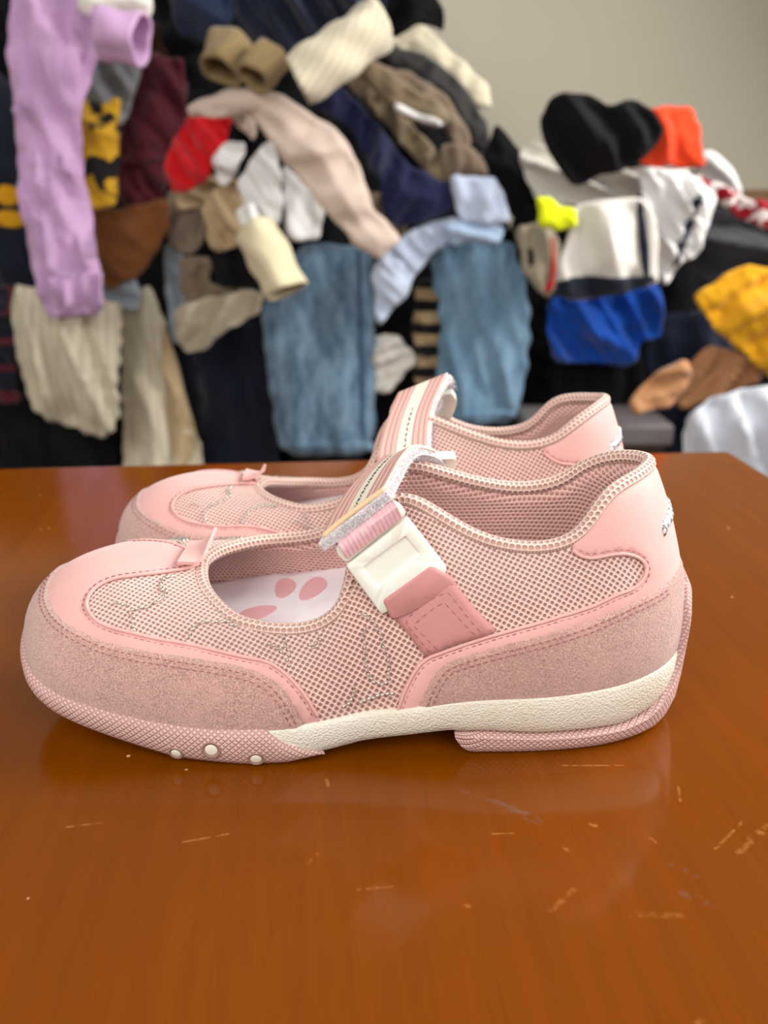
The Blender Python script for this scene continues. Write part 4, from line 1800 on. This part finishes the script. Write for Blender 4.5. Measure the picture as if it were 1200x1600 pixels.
# --- left heap, back to front
cloth('jacket', 'black jacket hanging at the left edge behind the lilac sleeve', 'jacket', [(-70,60),(8,120),(34,200),(48,360),(60,450),(24,452),(-70,440)], 170, 5, C['ink'], fold_dir=V,
      parts=[('yellow_patch', [(-8,288),(14,290),(28,312),(10,324),(-8,318)], C['mustard'], 0.5), ('yellow_patch', [(-8,328),(20,330),(30,358),(-8,354)], C['mustard'], 0.5)])
cloth('plaid_shirt', 'dark plaid cloth at the left edge beside the cream skirt', 'shirt', [(-70,446),(24,446),(30,520),(26,625),(-70,640)], 164, 4, C['plaid'],
      parts=[('red_cuff', [(-10,612),(28,616),(30,632),(-10,636)], C['maroon'], 0.5)])
cloth('trousers', 'black trousers low down beneath the cream skirt', 'trousers', [(0,630),(60,640),(200,660),(215,fl(200,174)),(0,fl(0,174))], 174, 5, C['black'], fold_dir=V)
cloth('sweater', 'dark maroon sweater folded beside the yellow print cloth', 'sweater', [(236,80),(292,96),(290,200),(262,262),(256,312),(236,338),(190,336),(180,250),(196,170),(214,120)], 168, 5, C['maroon'], fold_dir=0.5,
      parts=[('folded_hem', [(184,240),(248,234),(244,252),(186,260)], C['maroon'], 1.4)])
cloth('trousers', 'blackish-brown trousers above the red shirt', 'trousers', [(226,30),(262,40),(300,100),(290,150),(280,180),(262,230),(250,130)], 183, 3, C['darkbrown'])
cloth('shawl', 'brown cloth under the yellow and maroon clothes', 'cloth', [(138,322),(200,326),(262,306),(264,360),(222,430),(172,452),(146,424)], 162, 4, C['brown'], fold_dir=0.7, fold_amp=0.9)
cloth('t_shirt', 'light grey shirt tucked above the yellow print cloth', 'shirt', [(130,82),(214,72),(222,110),(200,180),(188,200),(124,176)], 163, 4, C['grey'], fold_dir=0.3)
cloth('print_scarf', 'yellow cloth with big black blotches beside the lilac sleeve', 'scarf', [(114,156),(160,158),(184,152),(188,180),(186,322),(162,326),(114,326)], 157, 2.5, C['giraffe'], fold_amp=0.4)
cloth('towel', 'small blue-grey cloth between the brown cloth and cream skirt', 'towel', [(148,448),(206,428),(226,462),(214,486),(150,482)], 164, 3, C['bluegrey'])
cloth('knit_skirt', 'cream knitted skirt with rounded hem below the lilac cuff', 'skirt', [(24,438),(60,452),(150,470),(186,474),(188,560),(188,650),(178,676),(162,684),(120,676),(66,654),(44,640),(34,606),(20,540)], 158, 4, C['creamknit'], fold_dir=V, fold_amp=1.1, fold_len=8, crumple=0.4)
cloth('knit_cardigan', 'cream ribbed cardigan hanging beside the knitted skirt', 'cardigan', [(182,476),(236,440),(256,500),(270,570),(308,690),(318,730),(300,fl(200,168)),(190,fl(200,168)),(192,620)], 168, 4, C['creamknit'], fold_dir=V, fold_len=7, crumple=0.4,
      parts=[('beige_lining', [(246,500),(262,540),(306,700),(290,735),(266,735),(252,640)], C['beige'], 0.6)])
cloth('sweater', 'lilac sweater with its long sleeve hanging down at the left', 'sweater',
      [(14,-60),(110,-70),(172,0),(160,60),(144,110),(128,170),(126,250),(140,330),(152,400),(156,428),(158,495),(74,499),(52,440),(38,360),(24,230),(12,110)], 150, 4, C['lilac'], fold_dir=0.14, fold_amp=2.0, fold_len=5, crumple=0.25, round_=4, ragged=0.3,
      parts=[('cuff', [(52,430),(150,426),(156,428),(158,494),(76,498),(70,494)], C['lilac'], 0.5)])
sleeve('sweater_sleeve', 'short rolled lilac sleeve below the folded white shirt', 'sleeve', [(222,62,141),(190,54,141.5),(160,48,142)], 3.6, 3.4, C['lilac'], seed=3)
cloth('shirt', 'folded off-white shirt on top of the lilac sweater', 'shirt', [(108,-60),(238,-60),(240,0),(234,30),(190,22),(124,26)], 146, 4, C['offwhite'], fold_dir=1.5)

cloth('trousers', 'black trousers hanging between the cream cardigan and the jeans', 'trousers', [(262,500),(330,440),(412,450),(436,700),(430,fl(400,176)),(306,fl(306,176)),(284,600)], 176, 4, C['ink'], fold_dir=V)
cloth('cardigan', 'grey cardigan sleeve hanging left of the crumpled beige blouse', 'cardigan', [(254,380),(284,384),(290,470),(284,540),(264,536),(258,460)], 172, 4, C['bluegrey'], fold_dir=V)
cloth('scarf', 'grey-brown crumpled scarf left of the white shirts', 'scarf', [(254,300),(300,290),(320,324),(318,376),(296,400),(262,388)], 167, 5, C['greybrown'], fold_amp=1.8, fold_len=6)
cloth('belt_bag', 'greyish-brown cloth looped above the crumpled beige blouse', 'cloth', [(284,400),(330,398),(328,446),(378,448),(376,462),(330,466),(292,482),(280,450)], 164, 4, C['greybrown'], fold_len=5)
cloth('blouse', 'crumpled beige blouse above the black trousers', 'blouse', [(274,480),(330,462),(410,452),(408,490),(360,512),(316,550),(290,552),(270,520)], 161, 4, C['stone'], fold_amp=1.6, fold_len=6)
cloth('skirt', 'small black skirt folded between two beige cloths', 'skirt', [(324,396),(404,384),(412,436),(380,452),(336,448)], 161, 3, C['black'])
cloth('sweater_vest', 'tan knitted vest bundled under the red shirt', 'vest', [(314,316),(340,290),(366,278),(390,306),(386,372),(350,396),(322,386)], 158, 4, C['beige'], fold_amp=1.6, fold_len=6)
cloth('pillowcase', 'pale tan cloth between the red shirt and white shirts', 'cloth', [(270,304),(324,276),(352,262),(362,288),(330,316),(300,326),(274,330)], 162, 4, C['beige'], fold_amp=1.2, fold_len=5)
sleeve('knit_sleeve', 'ivory ribbed sleeve drooping over the top of the left jeans leg', 'sleeve', [(446,456,144),(432,420,145),(412,384,146),(398,360,147)], 4.0, 3.4, C['ivoryrib'], seed=5)
cloth('shirt', 'bright red shirt bundled beside the white shirts', 'shirt', [(262,240),(284,200),(300,172),(334,180),(364,186),(354,232),(336,250),(322,290),(296,296),(270,302),(258,272)], 157, 5, C['red'], fold_dir=0.45, fold_amp=1.9, fold_len=5)
cloth('t_shirt', 'crumpled white shirt right beside the red shirt', 'shirt', [(330,258),(346,224),(384,218),(378,254),(354,292),(340,284)], 155, 3, C['white'], fold_amp=1.4, fold_len=5)
cloth('blouse', 'white crumpled blouse in the middle under the taupe trousers', 'blouse', [(368,290),(392,244),(426,216),(440,270),(442,340),(414,386),(388,372),(382,320)], 153, 4, C['white'], fold_dir=0.5, fold_amp=1.8, fold_len=5)
cloth('napkin', 'small white cloth with a grey shadowed fold beside the ivory sleeve', 'cloth', [(364,330),(394,312),(412,350),(424,384),(388,374)], 149, 2.5, C['white'], fold_amp=1.0, fold_len=4)
cloth('handkerchief', 'white folded cloth hanging above the left jeans leg', 'cloth', [(440,252),(468,280),(508,318),(500,378),(450,374),(440,320)], 157, 2.5, C['white'], fold_dir=V, fold_amp=0.8)
cloth('jeans', 'light blue jeans leg hanging left of the two, with a hemmed end', 'jeans', [(408,490),(430,420),(474,380),(582,382),(586,500),(587,712),(436,714),(420,600)], 164, 3, C['denim'], fold_dir=V, fold_amp=0.5, round_=3.0, crumple=0.5,
      parts=[('side_seam', [(558,390),(564,390),(572,690),(565,690)], C['denimdark'], 0.25), ('hem', [(436,692),(584,690),(585,712),(438,713)], C['denim'], 0.4)])
cloth('jeans', 'light blue jeans leg hanging right of the two, near the heel', 'jeans', [(664,382),(730,368),(796,374),(822,440),(830,500),(824,580),(806,664),(700,666),(680,610),(690,500)], 163, 3, C['denim2'], fold_dir=0.2, fold_amp=0.7, round_=3.5, crumple=0.5,
      parts=[('hem', [(688,642),(808,642),(804,662),(702,664)], C['denim2'], 0.3)])
cloth('trousers', 'black trousers between the two jeans legs', 'trousers', [(580,470),(664,400),(700,480),(700,fl(640,178)),(590,fl(590,178))], 178, 4, C['black'], fold_dir=V)
cloth('knit_scarf', 'black scarf with tan stripes beside the right jeans leg', 'scarf', [(646,440),(684,430),(696,520),(690,600),(646,604)], 169, 3, C['stripes'], fold_amp=0.4)
cloth('t_shirt', 'small off-white cloth hanging between the jeans legs', 'cloth', [(578,524),(622,520),(652,560),(630,590),(602,618),(580,606)], 167, 3, C['offwhite'], fold_len=5)
cloth('denim_shirt', 'pale blue shirt trailing between the jeans legs', 'shirt', [(580,420),(606,384),(650,356),(706,336),(724,350),(700,384),(672,396),(650,434),(622,476),(590,514)], 157, 3, C['iceblue'], fold_dir=0.9, fold_amp=1.2, fold_len=6)
cloth('dress', 'brown dress peeping beneath the navy trousers', 'dress', [(560,300),(610,300),(640,356),(626,390),(590,384)], 163, 4, C['greybrown'])
cloth('dress_trousers', 'navy trousers draped beside the taupe ones', 'trousers', [(476,154),(528,130),(584,184),(630,250),(712,296),(708,328),(630,360),(600,340),(594,290),(552,206)], 155, 5, C['navy'], fold_dir=2.5, fold_amp=1.6, fold_len=8)
cloth('chinos', 'long taupe trousers draped diagonally over the white shirts', 'trousers', [(290,164),(330,146),(402,132),(446,152),(520,196),(556,240),(580,320),(628,372),(596,408),(556,384),(516,338),(452,262),(408,204),(384,172),(340,182),(294,180)], 148, 4, C['taupe'], fold_dir=2.4, fold_amp=0.9, fold_len=12, crumple=0.5,
      parts=[('waist_fold', [(296,166),(350,156),(390,152),(400,172),(384,172),(340,184),(298,178)], C['taupe'], 1.2)])
cloth('cloth_belt', 'taupe cloth flap hanging beneath the long taupe trousers', 'cloth', [(352,178),(384,172),(402,204),(394,222),(376,206)], 152, 3, C['taupe'], fold_len=5)
cloth('cotton_shirt', 'pale blue folded shirt beside the black leggings', 'shirt', [(702,272),(772,276),(792,310),(800,346),(760,352),(718,346),(710,310)], 154, 3, C['iceblue'], fold_amp=0.5)
cloth('collar_shirt', 'pale blue shirt hem under the folded pale blue shirt', 'shirt', [(690,350),(720,342),(790,352),(782,384),(740,376),(700,384)], 156, 3, C['paleblue'], fold_len=5)
cloth('cardigan', 'grey-brown cardigan above the pale blue folded shirt', 'cardigan', [(684,226),(740,224),(766,274),(724,288),(694,282)], 162, 4, C['greybrown'])
cloth('coat', 'khaki coat folded along the right slope of the tall heap', 'coat', [(528,112),(560,104),(600,130),(650,200),(698,250),(696,284),(670,276),(606,196),(560,150)], 161, 5, C['khaki'], fold_dir=2.4, fold_amp=1.8, fold_len=5)
cloth('rolled_towel', 'khaki rolled towel with white underside near the top right', 'towel', [(548,88),(570,82),(628,126),(692,160),(706,184),(690,202),(650,192),(600,160),(562,118)], 153, 4, C['khaki'], fold_dir=2.4, fold_amp=1.2,
      parts=[('white_underside', [(612,166),(650,184),(688,198),(698,190),(652,174),(620,156)], C['white'], 0.6)])
cloth('coat', 'dark grey coat at the right shoulder of the tall heap', 'coat', [(590,70),(650,76),(716,120),(766,196),(764,250),(720,206),(660,140),(610,104)], 169, 5, C['charcoal'], fold_dir=2.4, fold_len=6)
cloth('trousers', 'brownish grey trousers fold just above the navy trousers', 'trousers', [(560,96),(640,110),(700,150),(740,220),(726,240),(680,190),(620,140)], 165, 4, C['greybrown'], fold_dir=2.4, fold_len=5)
cloth('blanket', 'cream blanket sticking out to the right from the top of the heap', 'blanket', [(604,60),(646,28),(674,48),(762,132),(772,168),(746,168),(690,118),(614,76)], 174, 4, C['ivory'], fold_dir=2.3, fold_amp=0.7)
sleeve('knit_sleeve', 'olive-beige knitted sleeve bundled left under the navy jacket', 'sleeve', [(344,112,146),(352,92,147),(362,70,149)], 3.4, 3.2, C['olive'], seed=8)
sleeve('knit_sleeve', 'olive-beige knitted sleeve bundled right beside the cream roll', 'sleeve', [(396,124,143),(408,108,144),(424,90,146)], 2.8, 2.8, C['olive'], seed=9)
cloth('jacket', 'black jacket at the upper left behind the olive sleeves', 'jacket', [(232,-80),(330,-80),(345,60),(330,130),(300,140),(262,90),(244,40)], 176, 5, C['black'])
cloth('jacket', 'slate navy jacket at the top left of the tall heap', 'jacket', [(256,-80),(360,-80),(366,20),(350,66),(300,60),(270,46)], 160, 5, C['slate'], fold_dir=1.2)
cloth('jacket', 'dark navy jacket spread over the top of the tall heap', 'jacket', [(362,-100),(480,-100),(600,-60),(606,10),(590,36),(500,60),(446,92),(420,112),(380,104),(366,40)], 152, 6, C['darknavy'], fold_dir=0.5, fold_amp=1.8)
cloth('jacket', 'black jacket at the very top right of the tall heap', 'jacket', [(580,-80),(660,-60),(690,10),(696,56),(650,30),(616,66),(590,30)], 162, 5, C['black'], fold_amp=2.0)
sleeve('rolled_sweater', 'cream ribbed sweater rolled up below the navy jacket', 'sweater', [(466,128,139),(500,108,139),(540,76,140),(590,36,142)], 4.0, 3.4, C['creamstripe'], seed=12)
cloth('leggings', 'black leggings in the gap between the two heaps', 'leggings', [(752,250),(774,190),(800,222),(842,262),(844,346),(806,346),(764,290)], 168, 5, C['black'])

# --- right heap
cloth('trousers', 'navy trousers low in the right heap behind the brown bag', 'trousers', [(1000,500),(1120,480),(1150,560),(1120,fl(1100,182)),(1016,fl(900,182)),(1010,600)], 182, 5, C['darknavy'], fold_dir=V)
cloth('trousers', 'black trousers hanging below the royal blue shirt', 'trousers', [(838,450),(880,470),(1000,540),(1004,600),(990,fl(900,176)),(900,fl(880,176)),(860,600)], 176, 4, C['black'], fold_dir=V)
cloth('sports_shirt', 'royal blue shirt hanging under the white jacket with the navy hem', 'shirt', [(850,464),(950,458),(1034,436),(1038,490),(1036,526),(1004,534),(996,560),(976,576),(920,566),(862,568)], 166, 4, C['royal'], fold_dir=0.75, fold_amp=1.6, fold_len=8)
cloth('vest', 'stone vest with a dark tag beside the right jeans leg', 'vest', [(804,348),(872,352),(876,430),(858,470),(836,450),(816,420)], 160, 3.5, C['stone'], fold_dir=V,
      parts=[('dark_tag', [(828,388),(836,388),(836,418),(828,418)], C['black'], 0.4), ('red_trim', [(863,372),(869,370),(872,440),(858,464),(854,456),(865,430)], C['red'], 0.4)])
cloth('sweatshirt', 'dark grey and black jacket above the mustard sweater', 'jacket', [(1096,318),(1150,330),(1290,350),(1290,430),(1180,430),(1120,450),(1076,424),(1084,370)], 166, 5, C['darkgrey'], fold_amp=2.0)
cloth('patterned_scarf', 'red scarf with white pattern at the right edge', 'scarf', [(1086,274),(1120,280),(1160,306),(1280,334),(1280,372),(1180,356),(1140,326),(1104,306)], 156, 3, C['redprint'])
cloth('undershirt', 'white cloth lump beside the orange one', 'cloth', [(1080,238),(1110,232),(1146,262),(1166,302),(1140,312),(1098,284)], 168, 4, C['white'])
cloth('track_jacket', 'white track jacket with navy stripes down its sleeve', 'jacket', [(996,262),(1060,264),(1096,280),(1122,306),(1106,360),(1088,404),(1068,408),(1056,424),(1040,448),(1018,420),(1006,330)], 155, 4, C['white'], fold_dir=0.7, fold_amp=1.2, fold_len=6,
      parts=[('navy_stripe', [(1094,302),(1106,306),(1084,368),(1066,416),(1054,418),(1076,360)], C['darknavy'], 0.5)])
cloth('fleece_jacket', 'white jacket with navy hem and black piping in the right heap', 'jacket', [(896,318),(1000,306),(1022,330),(1030,440),(1000,448),(940,466),(880,468),(866,440),(884,384)], 149, 4, C['offwhite'], fold_dir=V, fold_amp=0.9, crumple=0.4,
      parts=[('hem_band', [(868,444),(900,432),(1000,436),(1026,430),(1030,444),(964,466),(878,472)], C['ink'], 0.6), ('piping', [(1002,314),(1012,314),(1022,436),(1010,438),(1003,380)], C['ink'], 0.5)])
cloth('hooded_top', 'off-white hood cloth beneath the black hoodie', 'top', [(806,240),(836,218),(880,258),(960,262),(1084,258),(1060,290),(1000,304),(930,328),(850,322),(828,296)], 163, 5, C['offwhite'], fold_amp=2.2, fold_dir=1.1, fold_len=7)
cloth('hoodie', 'crumpled black hoodie on top of the right heap', 'hoodie', [(842,184),(862,156),(884,140),(922,148),(950,164),(976,156),(1000,158),(1022,172),(1040,200),(1024,226),(1002,252),(950,272),(896,292),(870,262),(850,222)], 151, 8, C['black'], fold_amp=2.4, fold_len=8)
cloth('knitted_cap', 'bright orange knitted cloth on top of the right heap', 'cloth', [(1006,168),(1050,166),(1086,172),(1090,216),(1104,262),(1050,262),(998,258),(1000,240)], 160, 4, C['orange'], fold_amp=0.6, fold_dir=V)
cloth('safety_tag', 'neon yellow cloth tag on the white jacket shoulder', 'tag', [(836,304),(854,304),(874,324),(906,326),(902,358),(866,360),(844,356)], 147, 2, C['neon'], fold_amp=0.3)
cloth('sweater', 'mustard yellow sweater at the right edge', 'sweater', [(1082,466),(1120,440),(1156,414),(1270,426),(1280,620),(1200,590),(1160,552),(1122,520)], 155, 5, C['mustard'], fold_dir=2.5, fold_amp=2.0, fold_len=8)

# low things on the right, in front of the heap
cloth('leather_bag', 'smooth light brown bag slumped low in front of the right heap', 'bag', [(982,630),(1000,600),(1030,580),(1072,560),(1086,584),(1070,610),(1046,636),(1020,644),(990,646)], 148, 5, C['tan'], fold_amp=1.2, fold_dir=1.9)
cloth('paper_bag', 'crinkled tan cloth right of the smooth light brown bag', 'cloth', [(1050,610),(1090,560),(1118,540),(1160,552),(1196,572),(1190,600),(1140,612),(1104,630),(1064,640)], 158, 4, C['tan'], fold_amp=2.6, fold_len=5)
cloth('plastic_bag', 'white plastic bag bulging at the right edge behind the table corner', 'bag', [(1070,660),(1104,628),(1160,606),(1300,588),(1340,800),(1320,fl(1200,146)),(1090,fl(1080,146)),(1070,800)], 146, 8, C['bag'], fold_amp=1.6, fold_len=9, fold_dir=0.3, crumple=0.4)
BOXG = m_plain('grey_plastic', srgb(112, 106, 106), 0.5)
BOXD = m_plain('dark_wood', srgb(62, 42, 36), 0.5)
p0, p1 = atY(812, 632, 168), atY(1004, 664, 168)
unit = empty('storage_chest', W(((p0[0] + p1[0]) / 2, 160, FLOOR)))
tag(unit, 'low dark chest with a grey lid behind the shoe heels', 'chest')
hw = (p1[0] - p0[0]) / 200
zt = (p0[2] - FLOOR) / 100
zl = (p1[2] - FLOOR) / 100
box('body', -hw, hw, -0.07, 0.07, 0, zl, BOXD, unit, 0.004)
lid = box('lid', -hw - 0.01, hw + 0.01, -0.08, 0.08, 0, zt - zl, BOXG, unit, 0.008)
lid.location.z = zl
ra = atY(1156, 296, 244)
rb_ = atY(1300, 330, 244)
tag(box('trim_1', ra[0] / 100, 1.9, 2.44, 2.5, TABLE_Z + rb_[2] / 100, TABLE_Z + ra[2] / 100, RAIL, None, 0.004), kind='structure')
